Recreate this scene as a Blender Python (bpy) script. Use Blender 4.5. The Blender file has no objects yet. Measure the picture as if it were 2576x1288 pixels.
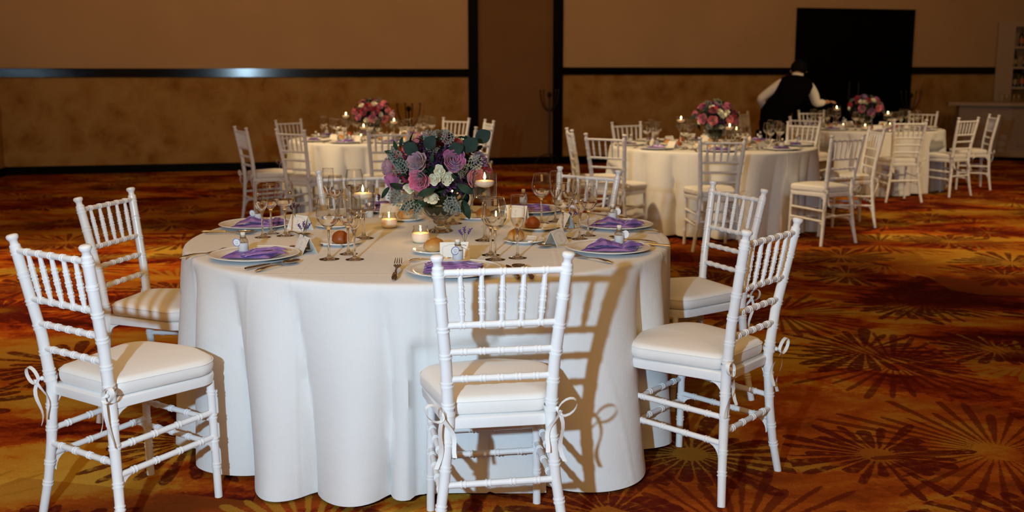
import bpy, bmesh, math, random
from math import sin, cos, pi, radians, sqrt, atan2, hypot
from mathutils import Vector, Matrix, noise
random.seed(7)
S = bpy.context.scene
C = S.collection

# ------------------------------------------------------------------ camera, world, light, exposure
cd = bpy.data.cameras.new('camera'); cam = bpy.data.objects.new('camera', cd); C.objects.link(cam)
cd.lens = 35; cd.sensor_width = 36; cd.shift_y = -0.0223; cd.clip_start = 0.05; cd.clip_end = 100
cam.location = (0, 0, 1.40); cam.rotation_euler = (radians(81), 0, 0)
cd.dof.use_dof = True; cd.dof.focus_distance = 3.45; cd.dof.aperture_fstop = 3.2
S.camera = cam
S.view_settings.view_transform = 'Standard'; S.view_settings.look = 'None'
S.view_settings.gamma = 1; S.view_settings.use_curve_mapping = False
S.view_settings.exposure = 0.0
W = bpy.data.worlds.new('world'); S.world = W; W.use_nodes = True
W.node_tree.nodes['Background'].inputs[0].default_value = (1, .55, .22, 1)
W.node_tree.nodes['Background'].inputs[1].default_value = 0.02
try:
    S.cycles.max_bounces = 10; S.cycles.transmission_bounces = 10; S.cycles.transparent_max_bounces = 12
    S.cycles.glossy_bounces = 5; S.cycles.diffuse_bounces = 3
    S.cycles.sample_clamp_indirect = 2.5; S.cycles.caustics_refractive = True; S.cycles.caustics_reflective = False
    S.cycles.use_denoising = True
except Exception:
    pass

def area(name, loc, target, size, power, color, sy=None):
    l = bpy.data.lights.new(name, 'AREA'); l.energy = power; l.color = color
    l.shape = 'RECTANGLE' if sy else 'DISK'; l.size = size
    if sy: l.size_y = sy
    o = bpy.data.objects.new(name, l); C.objects.link(o); o.location = loc
    o.rotation_euler = (Vector(target) - Vector(loc)).to_track_quat('-Z', 'Y').to_euler()
    return o
def spot(name, loc, target, power, color, ang, blend=.6, r=.08):
    l = bpy.data.lights.new(name, 'SPOT'); l.energy = power; l.color = color
    l.spot_size = radians(ang); l.spot_blend = blend; l.shadow_soft_size = r
    o = bpy.data.objects.new(name, l); C.objects.link(o); o.location = loc
    o.rotation_euler = (Vector(target) - Vector(loc)).to_track_quat('-Z', 'Y').to_euler()
    return o
FLASH = (.54, .79, 1.0)
WARM = (1.0, .57, .17)
SPOTC = (1.0, .70, .36)
area('camera_flash', (-.75, -.05, 1.55), (-.1, 4.5, .75), .07, 112, FLASH)
area('ceiling_light', (-1.0, 3.0, 4.3), (-1.0, 3.0, 0), 5.0, 68, WARM, 4.0)
area('wall_fill_light', (-1.5, 10.0, 4.3), (-2.2, 15.5, 2.9), 9.0, 74, (1, .60, .27), .6)  # added warm fill that brightens the back wall, stands for no fixture
area('wall_fill_light', (6.5, 12.5, 4.3), (7.0, 17.3, 2.7), 6.0, 26, (1, .56, .22), .6)  # another added fill, for the right end of the back wall
area('front_fill_light', (.5, -2.6, 3.3), (0, 4.5, .5), 4.0, 90, WARM, 1.6)  # unseen fill added behind the camera to lift upright surfaces, no real chandelier
spot('ceiling_spot', (-3.0, 7.4, 4.2), (-3.4, 6.8, 0), 620, SPOTC, 66, .9)
spot('ceiling_spot', (-3.2, 8.2, 4.2), (-1.2, 10.2, .7), 760, SPOTC, 38, .8)
spot('ceiling_spot', (-.6, 7.6, 4.2), (1.9, 9.2, .7), 700, SPOTC, 44, .8)
spot('ceiling_spot', (5.6, 8.6, 4.2), (4.9, 11.9, .5), 560, SPOTC, 50, .9)
spot('ceiling_spot', (4.6, 8.0, 4.2), (4.9, 7.9, 0), 460, SPOTC, 70, .9)

# ------------------------------------------------------------------ node helpers
class NT:
    def __init__(self, name, rough=.5, spec=.5):
        self.m = bpy.data.materials.new(name); self.m.use_nodes = True
        self.t = self.m.node_tree; self.b = self.t.nodes['Principled BSDF']
        self.b.inputs['Roughness'].default_value = rough
        self.b.inputs['Specular IOR Level'].default_value = spec
    def n(self, typ, **kw):
        x = self.t.nodes.new(typ)
        for k, v in kw.items(): setattr(x, k, v)
        return x
    def l(self, a, b): self.t.links.new(a, b)
    def put(self, sock, v):
        if hasattr(v, 'is_output') or isinstance(v, bpy.types.NodeSocket): self.l(v, sock)
        else: sock.default_value = v
    def math(self, op, a, b=None, c=None, clamp=False):
        x = self.n('ShaderNodeMath', operation=op, use_clamp=clamp); self.put(x.inputs[0], a)
        if b is not None: self.put(x.inputs[1], b)
        if c is not None: self.put(x.inputs[2], c)
        return x.outputs[0]
    def vmath(self, op, a, b=None):
        x = self.n('ShaderNodeVectorMath', operation=op); self.put(x.inputs[0], a)
        if b is not None: self.put(x.inputs[1], b)
        return x.outputs[1] if op in ('LENGTH', 'DISTANCE', 'DOT_PRODUCT') else x.outputs[0]
    def scale(self, v, s):
        x = self.n('ShaderNodeVectorMath', operation='SCALE'); self.put(x.inputs[0], v); self.put(x.inputs['Scale'], s)
        return x.outputs[0]
    def noise(self, vec, scale, detail=4, dist=0, rough=.5, dim='3D'):
        x = self.n('ShaderNodeTexNoise', noise_dimensions=dim)
        if vec is not None: self.l(vec, x.inputs['Vector'])
        x.inputs['Scale'].default_value = scale; x.inputs['Detail'].default_value = detail
        x.inputs['Distortion'].default_value = dist; x.inputs['Roughness'].default_value = rough
        return x
    def ramp(self, fac, stops, interp='LINEAR'):
        x = self.n('ShaderNodeValToRGB'); x.color_ramp.interpolation = interp
        e = x.color_ramp.elements
        while len(e) < len(stops): e.new(.5)
        for i, (p, c) in enumerate(stops):
            e[i].position = p; e[i].color = (*c, 1) if len(c) == 3 else c
        self.l(fac, x.inputs[0]); return x.outputs[0]
    def mix(self, fac, a, b):
        x = self.n('ShaderNodeMix', data_type='RGBA'); self.put(x.inputs[0], fac)
        self.put(x.inputs[6], a if not isinstance(a, tuple) else (*a[:3], 1)); self.put(x.inputs[7], b if not isinstance(b, tuple) else (*b[:3], 1))
        return x.outputs[2]
    def coord(self, which='Object'):
        return self.n('ShaderNodeTexCoord').outputs[which]
    def pos(self):
        return self.n('ShaderNodeNewGeometry').outputs['Position']
    def bump(self, h, strength=.3, dist=.01):
        x = self.n('ShaderNodeBump'); x.inputs['Strength'].default_value = strength
        x.inputs['Distance'].default_value = dist; self.l(h, x.inputs['Height'])
        self.l(x.outputs[0], self.b.inputs['Normal'])
    def col(self, v):
        self.put(self.b.inputs['Base Color'], v if not isinstance(v, tuple) else (*v[:3], 1))

def simple(name, color, rough=.5, spec=.5, metal=0, var=0, vscale=20, bump=0, bscale=200, **kw):
    t = NT(name, rough, spec); t.b.inputs['Metallic'].default_value = metal
    oc = t.coord()
    if var:
        nz = t.noise(oc, vscale, 4)
        lo = tuple(c * (1 - var) for c in color); hi = tuple(min(1, c * (1 + var)) for c in color)
        t.col(t.ramp(nz.outputs[0], [(.3, lo), (.7, hi)]))
    else: t.col(color)
    if bump: t.bump(t.noise(oc, bscale, 3).outputs[0], bump, .002)
    for k, v in kw.items():
        t.b.inputs[k.replace('_', ' ')].default_value = v
    return t.m
def glass(name, color=(1, 1, 1), rough=0, ior=1.47):
    t = NT(name, rough); t.b.inputs['Transmission Weight'].default_value = 1
    t.b.inputs['IOR'].default_value = ior; t.col(color); return t.m
def thin_glass(name, tint=(1, 1, 1)):
    m = bpy.data.materials.new(name); m.use_nodes = True; t = m.node_tree; t.nodes.clear()
    o = t.nodes.new('ShaderNodeOutputMaterial'); mx = t.nodes.new('ShaderNodeMixShader'); tr = t.nodes.new('ShaderNodeBsdfTransparent'); gl_ = t.nodes.new('ShaderNodeBsdfGlossy'); fr = t.nodes.new('ShaderNodeLayerWeight'); pw = t.nodes.new('ShaderNodeMath'); pw.operation = 'POWER'; pw.inputs[1].default_value = 2.6; ad = t.nodes.new('ShaderNodeMath'); ad.operation = 'MULTIPLY_ADD'; ad.inputs[1].default_value = .95; ad.inputs[2].default_value = .055; ad.use_clamp = True
    tr.inputs[0].default_value = (*tint, 1); gl_.inputs['Roughness'].default_value = .0; fr.inputs[0].default_value = .5
    t.links.new(fr.outputs[1], pw.inputs[0]); t.links.new(pw.outputs[0], ad.inputs[0]); t.links.new(ad.outputs[0], mx.inputs[0]); t.links.new(tr.outputs[0], mx.inputs[1]); t.links.new(gl_.outputs[0], mx.inputs[2]); t.links.new(mx.outputs[0], o.inputs[0]); return m
def emis(name, color, strength):
    t = NT(name); t.col((0, 0, 0)); t.b.inputs['Emission Color'].default_value = (*color, 1)
    t.b.inputs['Emission Strength'].default_value = strength; return t.m

M = {}
M['chair'] = simple('white_paint', (.80, .80, .80), .28, .5, var=.03, vscale=6, bump=.05, bscale=60)
# --- fabrics
def fabric(name, color, rough=.85, weave=900, amt=.25, wr=0, sheen=.1, crease=False):
    t = NT(name, rough, .25); oc = t.coord()
    w1 = t.n('ShaderNodeTexWave', bands_direction='X'); w1.inputs['Scale'].default_value = weave / 6; w1.inputs['Distortion'].default_value = 1.5; w1.inputs['Detail Scale'].default_value = 3
    w2 = t.n('ShaderNodeTexWave', bands_direction='Z'); w2.inputs['Scale'].default_value = weave / 6; w2.inputs['Distortion'].default_value = 1.5
    t.l(oc, w1.inputs[0]); t.l(oc, w2.inputs[0])
    nz = t.noise(oc, 40, 5)
    h = t.math('ADD', w1.outputs[1], w2.outputs[1])
    h = t.math('ADD', t.math('MULTIPLY', h, .04), t.math('MULTIPLY', nz.outputs[0], 1.0))
    if wr: h = t.math('ADD', h, t.math('MULTIPLY', t.noise(oc, 7, 3, 1.2).outputs[0], wr))
    if crease:      # ironed fold lines and slubs of the linen
        sp = t.n('ShaderNodeSeparateXYZ'); t.l(oc, sp.inputs[0])
        for k in (0, 1):
            f_ = t.math('ABSOLUTE', t.math('SUBTRACT', t.math('FRACT', t.math('ADD', t.math('MULTIPLY', sp.outputs[k], 2.3), .37)), .5))
            e = t.n('ShaderNodeMapRange'); e.interpolation_type = 'SMOOTHSTEP'; t.l(f_, e.inputs[0]); e.inputs[1].default_value = .03; e.inputs[2].default_value = 0
            h = t.math('ADD', h, t.math('MULTIPLY', e.outputs[0], 1.3))
        mp = t.n('ShaderNodeMapping'); mp.inputs['Scale'].default_value = (300, 300, 25); t.l(oc, mp.inputs[0]); h = t.math('ADD', h, t.math('MULTIPLY', t.noise(mp.outputs[0], 1, 2).outputs[0], .6))
    t.bump(h, amt, .002)
    big = t.noise(oc, 3, 3)
    t.col(t.ramp(big.outputs[0], [(.3, tuple(c * .95 for c in color)), (.7, color)]))
    t.b.inputs['Sheen Weight'].default_value = sheen; return t.m
M['cloth'] = fabric('table_linen', (.73, .73, .725), amt=.4, wr=1.8, crease=True)
M['cushion'] = fabric('cushion_cotton', (.82, .80, .77), amt=.15, wr=2.5)
M['ribbon'] = fabric('ribbon_cotton', (.80, .79, .77), amt=.1)
# satin
def satin(name, c, c2):
    t = NT(name, .27, .8); t.b.inputs['Metallic'].default_value = .25; oc = t.coord()
    nz = t.noise(oc, 14, 3, .8)
    t.col(t.ramp(nz.outputs[0], [(.35, c), (.7, c2)]))
    t.b.inputs['Sheen Weight'].default_value = .5; t.b.inputs['Sheen Roughness'].default_value = .3
    t.b.inputs['Sheen Tint'].default_value = (.75, .6, 1, 1)
    t.bump(nz.outputs[0], .7, .012); return t.m
M['satin'] = satin('purple_satin', (.13, .062, .29), (.27, .16, .46))
M['china'] = simple('white_china', (.80, .80, .79), .12, .5)
M['steel'] = simple('polished_steel', (.62, .58, .52), .13, .5, metal=1)
M['glass'] = glass('clear_glass')
M['vase_glass'] = glass('pressed_glass', (.90, .93, .88), 0, 1.45)
M['thin'] = thin_glass('thin_glass', (.965, .965, .96)); M['water'] = thin_glass('still_water', (.93, .95, .94))
t = NT('candle_wax', .45, .4); t.col((.90, .78, .60)); t.b.inputs['Subsurface Weight'].default_value = .6
t.b.inputs['Subsurface Radius'].default_value = (.03, .012, .005); t.b.inputs['Subsurface Scale'].default_value = .6; t.b.inputs['Coat Weight'].default_value = .6; t.b.inputs['Coat Roughness'].default_value = .03; M['wax'] = t.m
M['flame'] = emis('candle_flame', (1, .72, .30), 26)
M['wick'] = simple('wick', (.05, .03, .02), .9)
def crust(name, top, low, z0, z1):
    t = NT(name, .42, .4); oc = t.coord(); sep = t.n('ShaderNodeSeparateXYZ'); t.l(oc, sep.inputs[0])
    nz = t.noise(oc, 45, 4)
    h = t.n('ShaderNodeMapRange'); t.l(t.math('ADD', sep.outputs[2], t.math('MULTIPLY', t.math('SUBTRACT', nz.outputs[0], .5), .012)), h.inputs[0])
    h.inputs[1].default_value = z0; h.inputs[2].default_value = z1
    c = t.mix(h.outputs[0], low, top)
    t.col(t.mix(t.math('MULTIPLY', nz.outputs[0], .35), c, tuple(x * .45 for x in top)))
    t.bump(t.noise(oc, 90, 4).outputs[0], .4, .003); return t.m
M['bread'] = crust('golden_crust', (.50, .21, .035), (.74, .54, .27), .006, .036)
M['bread_dark'] = crust('dark_crust', (.30, .065, .008), (.36, .10, .015), .004, .028)
M['card'] = simple('ivory_card', (.80, .77, .70), .7, .2)
M['ink'] = simple('mauve_ink', (.33, .22, .25), .8, .1)
M['inkdark'] = simple('grey_ink', (.25, .22, .24), .8, .1)
M['lav'] = simple('lavender_petals', (.10, .045, .19), .8, .2, var=.4, vscale=200)
M['stem'] = simple('dark_stem', (.05, .06, .035), .7)
M['cork'] = simple('pale_cork', (.72, .66, .56), .9, .1, var=.1, vscale=300)
M['salt'] = simple('white_bath_salt', (.66, .66, .65), .8, .2, bump=.6, bscale=900, Coat_Weight=.8, Coat_Roughness=.02)
M['tag'] = simple('round_paper_tag', (.80, .80, .80), .6)
M['tagblue'] = simple('blue_tag_ring', (.10, .16, .42), .6)
M['twine'] = simple('jute_twine', (.22, .12, .06), .9)
M['butter'] = simple('wrapped_butter', (.78, .76, .74), .4)
def petal_mat(name, a, b):
    t = NT(name, .55, .25); oc = t.coord(); nz = t.noise(oc, 60, 3)
    lw = t.n('ShaderNodeLayerWeight'); lw.inputs[0].default_value = .35
    c = t.ramp(nz.outputs[0], [(.3, a), (.75, b)])
    t.col(c)
    t.b.inputs['Sheen Weight'].default_value = .3
    t.b.inputs['Subsurface Weight'].default_value = .12; t.b.inputs['Subsurface Radius'].default_value = (.01, .004, .004)
    t.bump(t.noise(oc, 140, 2).outputs[0], .15, .002); return t.m
M['rose_mauve'] = petal_mat('mauve_petals', (0.33, 0.18, 0.24), (0.47, 0.29, 0.35))
M['rose_purple'] = petal_mat('orchid_petals', (0.34, 0.085, 0.22), (0.5, 0.17, 0.36))
M['rose_pink'] = petal_mat('pink_petals', (0.5, 0.085, 0.17), (0.68, 0.2, 0.33))
M['rose_coral'] = petal_mat('coral_petals', (0.62, 0.12, 0.14), (0.76, 0.25, 0.25))
M['rose_lilac'] = petal_mat('lilac_petals', (0.28, 0.14, 0.36), (0.43, 0.25, 0.54))
M['rose_red'] = petal_mat('red_petals', (0.26, 0.005, 0.02), (0.42, 0.015, 0.045))
M['rose_white'] = petal_mat('ivory_petals', (.80, .77, .55), (.88, .86, .70))
M['leaf_green'] = simple('deep_green_leaf', (.012, .030, .015), .6, .15, var=.5, vscale=30); M['moss'] = simple('dark_moss', (.008, .016, .010), .9, .05)
M['euca'] = simple('eucalyptus_leaf', (.018, .036, .031), .75, .12, var=.25, vscale=20)
M['silver'] = simple('silver_felt_leaf', (.15, .175, .16), .85, .1, var=.2, vscale=60)
M['filler'] = simple('plum_filler_petals', (.065, .022, .070), .7, .2, var=.7, vscale=90)
M['black'] = simple('black_gloss_paint', (.002, .002, .0022), .13, .35); M['blackmatte'] = simple('black_baseboard_paint', (.0015, .0015, .0016), .5, .08)
M['iron'] = simple('black_iron', (.01, .008, .008), .45, .5)
M['dark_wood'] = simple('black_door_panel', (.0012, .0012, .0013), .6, .06)

# walls
t = NT('wall_fabric_upper', .9, .15); p = t.pos()
nz = t.noise(p, 1.2, 3); fine = t.noise(p, 160, 2)
c = t.ramp(nz.outputs[0], [(.3, (.52, .335, .17)), (.7, (.57, .37, .19))])
t.col(t.mix(t.math('MULTIPLY', fine.outputs[0], .2), c, (.42, .27, .13))); t.bump(fine.outputs[0], .2, .003)
M['wall_up'] = t.m
t = NT('wallpaper_lower', .85, .15); p = t.pos()
# overlapping fan pattern made of rotated voronoi cells, softly toned
dist = t.vmath('ADD', p, t.scale(t.noise(p, 2.5, 3).outputs['Color'], .35))
v = t.n('ShaderNodeTexVoronoi', feature='SMOOTH_F1'); v.inputs['Scale'].default_value = 3.0; v.inputs['Smoothness'].default_value = .5; t.l(dist, v.inputs['Vector'])
nz = t.noise(p, 5.5, 5, 1.0)
f = t.math('ADD', t.math('MULTIPLY', v.outputs['Distance'], .7), t.math('MULTIPLY', nz.outputs[0], .75))
t.col(t.ramp(f, [(.35, (.25, .115, .022)), (.62, (.35, .185, .048)), (.9, (.41, .245, .08))])); t.bump(f, .15, .01)
M['wall_low'] = t.m
M['wall_dark'] = simple('alcove_wall_fabric', (.215, .11, .043), .9, .1, var=.06, vscale=2)
M['ceiling'] = simple('ceiling_plaster', (.55, .42, .28), .9, .1)

# ------------------------------------------------------------------ carpet
def carpet():
    t = NT('burst_carpet', .95, .1)
    P = t.pos()
    sepx = t.n('ShaderNodeSeparateXYZ'); t.l(P, sepx.inputs[0])
    cmb = t.n('ShaderNodeCombineXYZ'); t.l(sepx.outputs[0], cmb.inputs[0]); t.l(sepx.outputs[1], cmb.inputs[1])
    P2 = cmb.outputs[0]
    wob = t.scale(t.vmath('SUBTRACT', t.noise(P2, 26, 4, rough=.7).outputs['Color'], (.5, .5, .5)), .10)
    # streaky blotches of ground colour
    st = t.n('ShaderNodeMapping'); st.inputs['Scale'].default_value = (.55, 1.25, 1); t.l(t.vmath('ADD', P2, wob), st.inputs[0])
    g1 = t.noise(st.outputs[0], .95, 5, 1.1, .62)
    g2 = t.noise(st.outputs[0], 3.4, 6, 1.6, .7)
    ground = t.ramp(t.math('ADD', t.math('MULTIPLY', g1.outputs[0], .72), t.math('MULTIPLY', g2.outputs[0], .28)),
                    [(.40, (.060, .004, .002)), (.435, (.17, .015, .003)), (.475, (.36, .055, .005)), (.505, (.46, .11, .008)), (.53, (.52, .22, .018)), (.60, (.58, .34, .045))])
    edge = t.noise(P2, 110, 2)
    def burst(offset, cell, N, r1, width, seed, rnd=.75):
        s = t.vmath('ADD', t.scale(t.vmath('ADD', P2, t.scale(wob, .16)), 1 / cell), offset)
        v = t.n('ShaderNodeTexVoronoi', voronoi_dimensions='2D'); v.inputs['Scale'].default_value = 1; v.inputs['Randomness'].default_value = rnd
        t.l(s, v.inputs['Vector'])
        d = t.vmath('SUBTRACT', s, v.outputs['Position'])
        sp = t.n('ShaderNodeSeparateXYZ'); t.l(d, sp.inputs[0])
        r = t.math('MULTIPLY', t.vmath('LENGTH', d), cell)
        th = t.math('ARCTAN2', sp.outputs[1], sp.outputs[0])
        sc = t.n('ShaderNodeSeparateColor'); t.l(v.outputs['Color'], sc.inputs[0])
        k = t.math('ADD', t.math('MULTIPLY', th, N / (2 * pi)), t.math('MULTIPLY', sc.outputs[0], 17.0))
        idd = t.math('FLOOR', k); fr = t.math('SUBTRACT', t.math('FRACT', k), .5)
        dist = t.math('ADD', t.math('MULTIPLY', t.math('MULTIPLY', t.math('ABSOLUTE', fr), 2 * pi / N), r), t.math('MULTIPLY', t.math('SUBTRACT', edge.outputs[0], .5), .014))
        wn = t.n('ShaderNodeTexWhiteNoise', noise_dimensions='2D'); cb = t.n('ShaderNodeCombineXYZ')
        t.l(idd, cb.inputs[0]); t.l(t.math('ADD', sc.outputs[1], seed), cb.inputs[1]); t.l(cb.outputs[0], wn.inputs['Vector'])
        rend = t.math('MULTIPLY', t.math('ADD', t.math('MULTIPLY', wn.outputs[0], .52), t.math('ADD', t.math('MULTIPLY', sc.outputs[0], .25), .40)), r1)
        r0 = r1 * .14
        u = t.math('DIVIDE', t.math('SUBTRACT', r, r0), t.math('SUBTRACT', rend, r0))          # 0..1 along a stroke
        uc = t.math('MAXIMUM', t.math('MINIMUM', u, 1.0), 0.0)
        prof = t.math('MULTIPLY', t.math('POWER', uc, .7), t.math('SQRT', t.math('SUBTRACT', 1.0, t.math('POWER', uc, 9.0))))
        rw_ = t.math('FRACT', t.math('MULTIPLY', wn.outputs[0], 7.31)); hw = t.math('MULTIPLY', t.math('MULTIPLY', t.math('ADD', prof, .10), width), t.math('ADD', t.math('MULTIPLY', rw_, .60), .55))
        inside = t.math('MULTIPLY', t.math('GREATER_THAN', u, 0.0), t.math('LESS_THAN', u, 1.0))
        e = t.n('ShaderNodeMapRange'); e.interpolation_type = 'SMOOTHSTEP'
        t.l(t.math('SUBTRACT', hw, dist), e.inputs[0]); e.inputs[1].default_value = -.002; e.inputs[2].default_value = .004
        return t.math('MULTIPLY', e.outputs[0], inside), sc.outputs[2], r, v.outputs['Distance']
    m1, c1, rr, _ = burst((3.7, 1.3, 0), .95, 23, .47, .036, 3.1)
    m2, c2, rr2, _ = burst((.2, 7.9, 0), 1.3, 36, .62, .022, 8.3)
    # ground tint per burst
    tint = t.mix(t.math('MULTIPLY', t.math('GREATER_THAN', c1, .55), .45), ground, (.30, .075, .008))
    fade = t.n('ShaderNodeMapRange'); t.l(rr, fade.inputs[0]); fade.inputs[1].default_value = .16; fade.inputs[2].default_value = .03
    tint = t.mix(t.math('MULTIPLY', fade.outputs[0], .6), tint, (.34, .13, .014))
    base = t.mix(t.math('MULTIPLY', m2, .75), tint, t.mix(t.math('GREATER_THAN', c2, .55), (.10, .008, .003), (.38, .19, .02)))
    brk = t.noise(P2, 30, 3)
    mm = t.math('MULTIPLY', m1, t.ramp(brk.outputs[0], [(.32, (.35, .35, .35)), (.48, (1, 1, 1))]))
    c = t.mix(t.math('MULTIPLY', mm, .88), base, (.085, .006, .004))
    fib = t.noise(P2, 260, 3)
    fib2 = t.noise(P2, 60, 3)
    c = t.mix(t.math('MULTIPLY', t.ramp(fib.outputs[0], [(.4, (0, 0, 0)), (.75, (1, 1, 1))]), .38), c, (.05, .012, .004))
    t.col(c)
    t.bump(t.math('ADD', fib.outputs[0], t.math('MULTIPLY', fib2.outputs[0], .5)), .55, .006)
    t.b.inputs['Specular IOR Level'].default_value = .03
    return t.m
M['carpet'] = carpet()

# ------------------------------------------------------------------ mesh helpers
class MB:
    def __init__(self): self.v = []; self.f = []; self.mi = []; self.cur = 0
    def add(self, vs, fs):
        b = len(self.v); self.v.extend(tuple(x) for x in vs); self.f.extend(tuple(b + i for i in f) for f in fs)
        self.mi.extend([self.cur] * len(fs)); return self
    def lathe(self, prof, seg=24, m=None, cap=True, fn=None):
        vs, fs = [], []
        for r, z in prof:
            for i in range(seg):
                a = 2 * pi * i / seg; rr = fn(r, z, a) if fn else r
                vs.append(Vector((rr * cos(a), rr * sin(a), z)))
        for j in range(len(prof) - 1):
            for i in range(seg):
                k = (i + 1) % seg
                fs.append((j * seg + i, j * seg + k, (j + 1) * seg + k, (j + 1) * seg + i))
        if cap:
            if prof[0][0] > 1e-6: fs.append(tuple(range(seg))[::-1])
            if prof[-1][0] > 1e-6: fs.append(tuple((len(prof) - 1) * seg + i for i in range(seg)))
        if m: vs = [m @ v for v in vs]
        return self.add(vs, fs)
    def tube(self, pts, rad, seg=10, cap=True, flat=None):
        pts = [Vector(p) for p in pts]; n = len(pts)
        if not hasattr(rad, '__len__'): rad = [rad] * n
        vs, fs = [], []; up = None
        for i, p in enumerate(pts):
            d = (pts[min(i + 1, n - 1)] - pts[max(i - 1, 0)])
            d = d.normalized() if d.length > 1e-9 else Vector((0, 0, 1))
            if up is None:
                up = Vector((1, 0, 0)) if abs(d.x) < .8 else Vector((0, 1, 0))
            x = (up - d * up.dot(d)).normalized(); y = d.cross(x); up = x
            for k in range(seg):
                a = 2 * pi * k / seg
                vs.append(p + (x * cos(a) + y * sin(a) * (flat if flat else 1)) * rad[i])
        for i in range(n - 1):
            for k in range(seg):
                q = (k + 1) % seg
                fs.append((i * seg + k, i * seg + q, (i + 1) * seg + q, (i + 1) * seg + k))
        if cap: fs.append(tuple(range(seg))[::-1]); fs.append(tuple((n - 1) * seg + k for k in range(seg)))
        return self.add(vs, fs)
    def box(self, lo, hi, m=None):
        vs = [Vector((x, y, z)) for z in (lo[2], hi[2]) for y in (lo[1], hi[1]) for x in (lo[0], hi[0])]
        if m: vs = [m @ v for v in vs]
        return self.add(vs, [(0, 2, 3, 1), (4, 5, 7, 6), (0, 1, 5, 4), (2, 6, 7, 3), (0, 4, 6, 2), (1, 3, 7, 5)])
    def strip(self, pts, wdir, w, th=0.0):
        """flat ribbon along pts, wdir: width direction (vector or list)"""
        pts = [Vector(p) for p in pts]; vs, fs = [], []
        for i, p in enumerate(pts):
            wd = Vector(wdir[i] if isinstance(wdir, list) else wdir).normalized()
            vs += [p - wd * w / 2, p + wd * w / 2]
        for i in range(len(pts) - 1): fs.append((2 * i, 2 * i + 1, 2 * i + 3, 2 * i + 2))
        return self.add(vs, fs)
    def prism(self, outline, z0, z1, m=None, axis='Z'):
        n = len(outline); vs = [Vector((x, y, z0)) for x, y in outline] + [Vector((x, y, z1)) for x, y in outline]
        if m: vs = [m @ v for v in vs]
        fs = [tuple(range(n))[::-1], tuple(range(n, 2 * n))] + [(i, (i + 1) % n, n + (i + 1) % n, n + i) for i in range(n)]
        return self.add(vs, fs)
    def mesh(self, name, mats, smooth=True, ang=40):
        me = bpy.data.meshes.new(name); me.from_pydata(self.v, [], self.f)
        for m in (mats if isinstance(mats, (list, tuple)) else [mats]): me.materials.append(m)
        if any(self.mi): me.polygons.foreach_set('material_index', self.mi)
        if smooth:
            me.polygons.foreach_set('use_smooth', [True] * len(me.polygons))
            me.update(); me.set_sharp_from_angle(angle=radians(ang))
        me.update(); return me

def link(name, mesh, parent=None, loc=None, rot=None, scale=None):
    o = bpy.data.objects.new(name, mesh); C.objects.link(o)
    if parent is not None: o.parent = parent
    if loc is not None: o.location = loc
    if rot is not None: o.rotation_euler = rot
    if scale is not None: o.scale = scale if hasattr(scale, '__len__') else (scale,) * 3
    return o
def build(mb, name, mat, parent=None, smooth=True, ang=40, **kw):
    return link(name, mb.mesh(name, mat, smooth, ang), parent, **kw)
def tag(o, label=None, cat=None, group=None, kind=None):
    if label: o['label'] = label
    if cat: o['category'] = cat
    if group: o['group'] = group
    if kind: o['kind'] = kind
    return o
def thing(name, label, cat, loc=(0, 0, 0), rz=0, group=None):
    o = bpy.data.objects.new(name, None); C.objects.link(o); o.empty_display_size = .1
    o.location = loc; o.rotation_euler = (0, 0, rz); return tag(o, label, cat, group)
KIDS = {}
def kids(o):
    return [c for c in bpy.data.objects if c.parent == o]
def snapshot(o):
    """remember children of a prototype"""
    KIDS[o.name] = [(c, snapshot(c)) for c in kids(o)]
    return KIDS[o.name]
def dup(proto, loc, rz, label, group=None, scale=None):
    r = proto.copy(); C.objects.link(r); r.location = loc; r.rotation_euler = (0, 0, rz); r['label'] = label
    if group: r['group'] = group
    if scale is not None: r.scale = scale if hasattr(scale, '__len__') else (scale,) * 3
    def rec(lst, par):
        for c, sub in lst:
            n = c.copy(); C.objects.link(n); n.parent = par
            rec(sub, n)
    rec(KIDS[proto.name], r)
    return r
class Proto:
    """first use takes the prototype itself, later uses copy it"""
    def __init__(self, o): self.o = o; snapshot(o); self.used = False
    def place(self, loc, rz, label, group=None, scale=None):
        if not self.used:
            self.used = True; o = self.o; o.location = loc; o.rotation_euler = (0, 0, rz); o['label'] = label
            if group: o['group'] = group
            if scale is not None: o.scale = scale if hasattr(scale, '__len__') else (scale,) * 3
            return o
        return dup(self.o, loc, rz, label, group, scale)

# ------------------------------------------------------------------ room shell
U = Vector((.97272, .23196, 0)); Nn = Vector((.23196, -.97272, 0))     # along the back wall, and out of it into the room
P0 = Vector((.076, 15.821, 0))
def wp(u, n, z): return P0 + U * u + Nn * n + Vector((0, 0, z))
WM = Matrix(((U.x, Nn.x, 0, P0.x), (U.y, Nn.y, 0, P0.y), (0, 0, 1, 0), (0, 0, 0, 1)))   # wall frame: x along, y into the room
H = 4.6; UL, UR = -7.47, 12.5
DEPTH = 21.0
def wallbox(name, mat, u0, u1, n0, n1, z0, z1, parent=None, kind='structure'):
    b = MB(); b.box((u0, n0, z0), (u1, n1, z1), WM); o = build(b, name, mat, parent, smooth=False)
    if kind and parent is None: o['kind'] = kind
    return o
b = MB(); b.add([wp(UL - .3, -.3, 0), wp(UR + .3, -.3, 0), wp(UR + .3, DEPTH, 0), wp(UL - .3, DEPTH, 0)], [(0, 1, 2, 3)][::-1])
fl = MB(); q = [wp(UL - .3, DEPTH, 0), wp(UR + .3, DEPTH, 0), wp(UR + .3, -.3, 0), wp(UL - .3, -.3, 0)]
fl.add(q + [v + Vector((0, 0, -.1)) for v in q], [(0, 1, 2, 3), (7, 6, 5, 4), (0, 4, 5, 1), (1, 5, 6, 2), (2, 6, 7, 3), (3, 7, 4, 0)])
o = build(fl, 'floor', M['carpet'], smooth=False); o['kind'] = 'structure'
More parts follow.
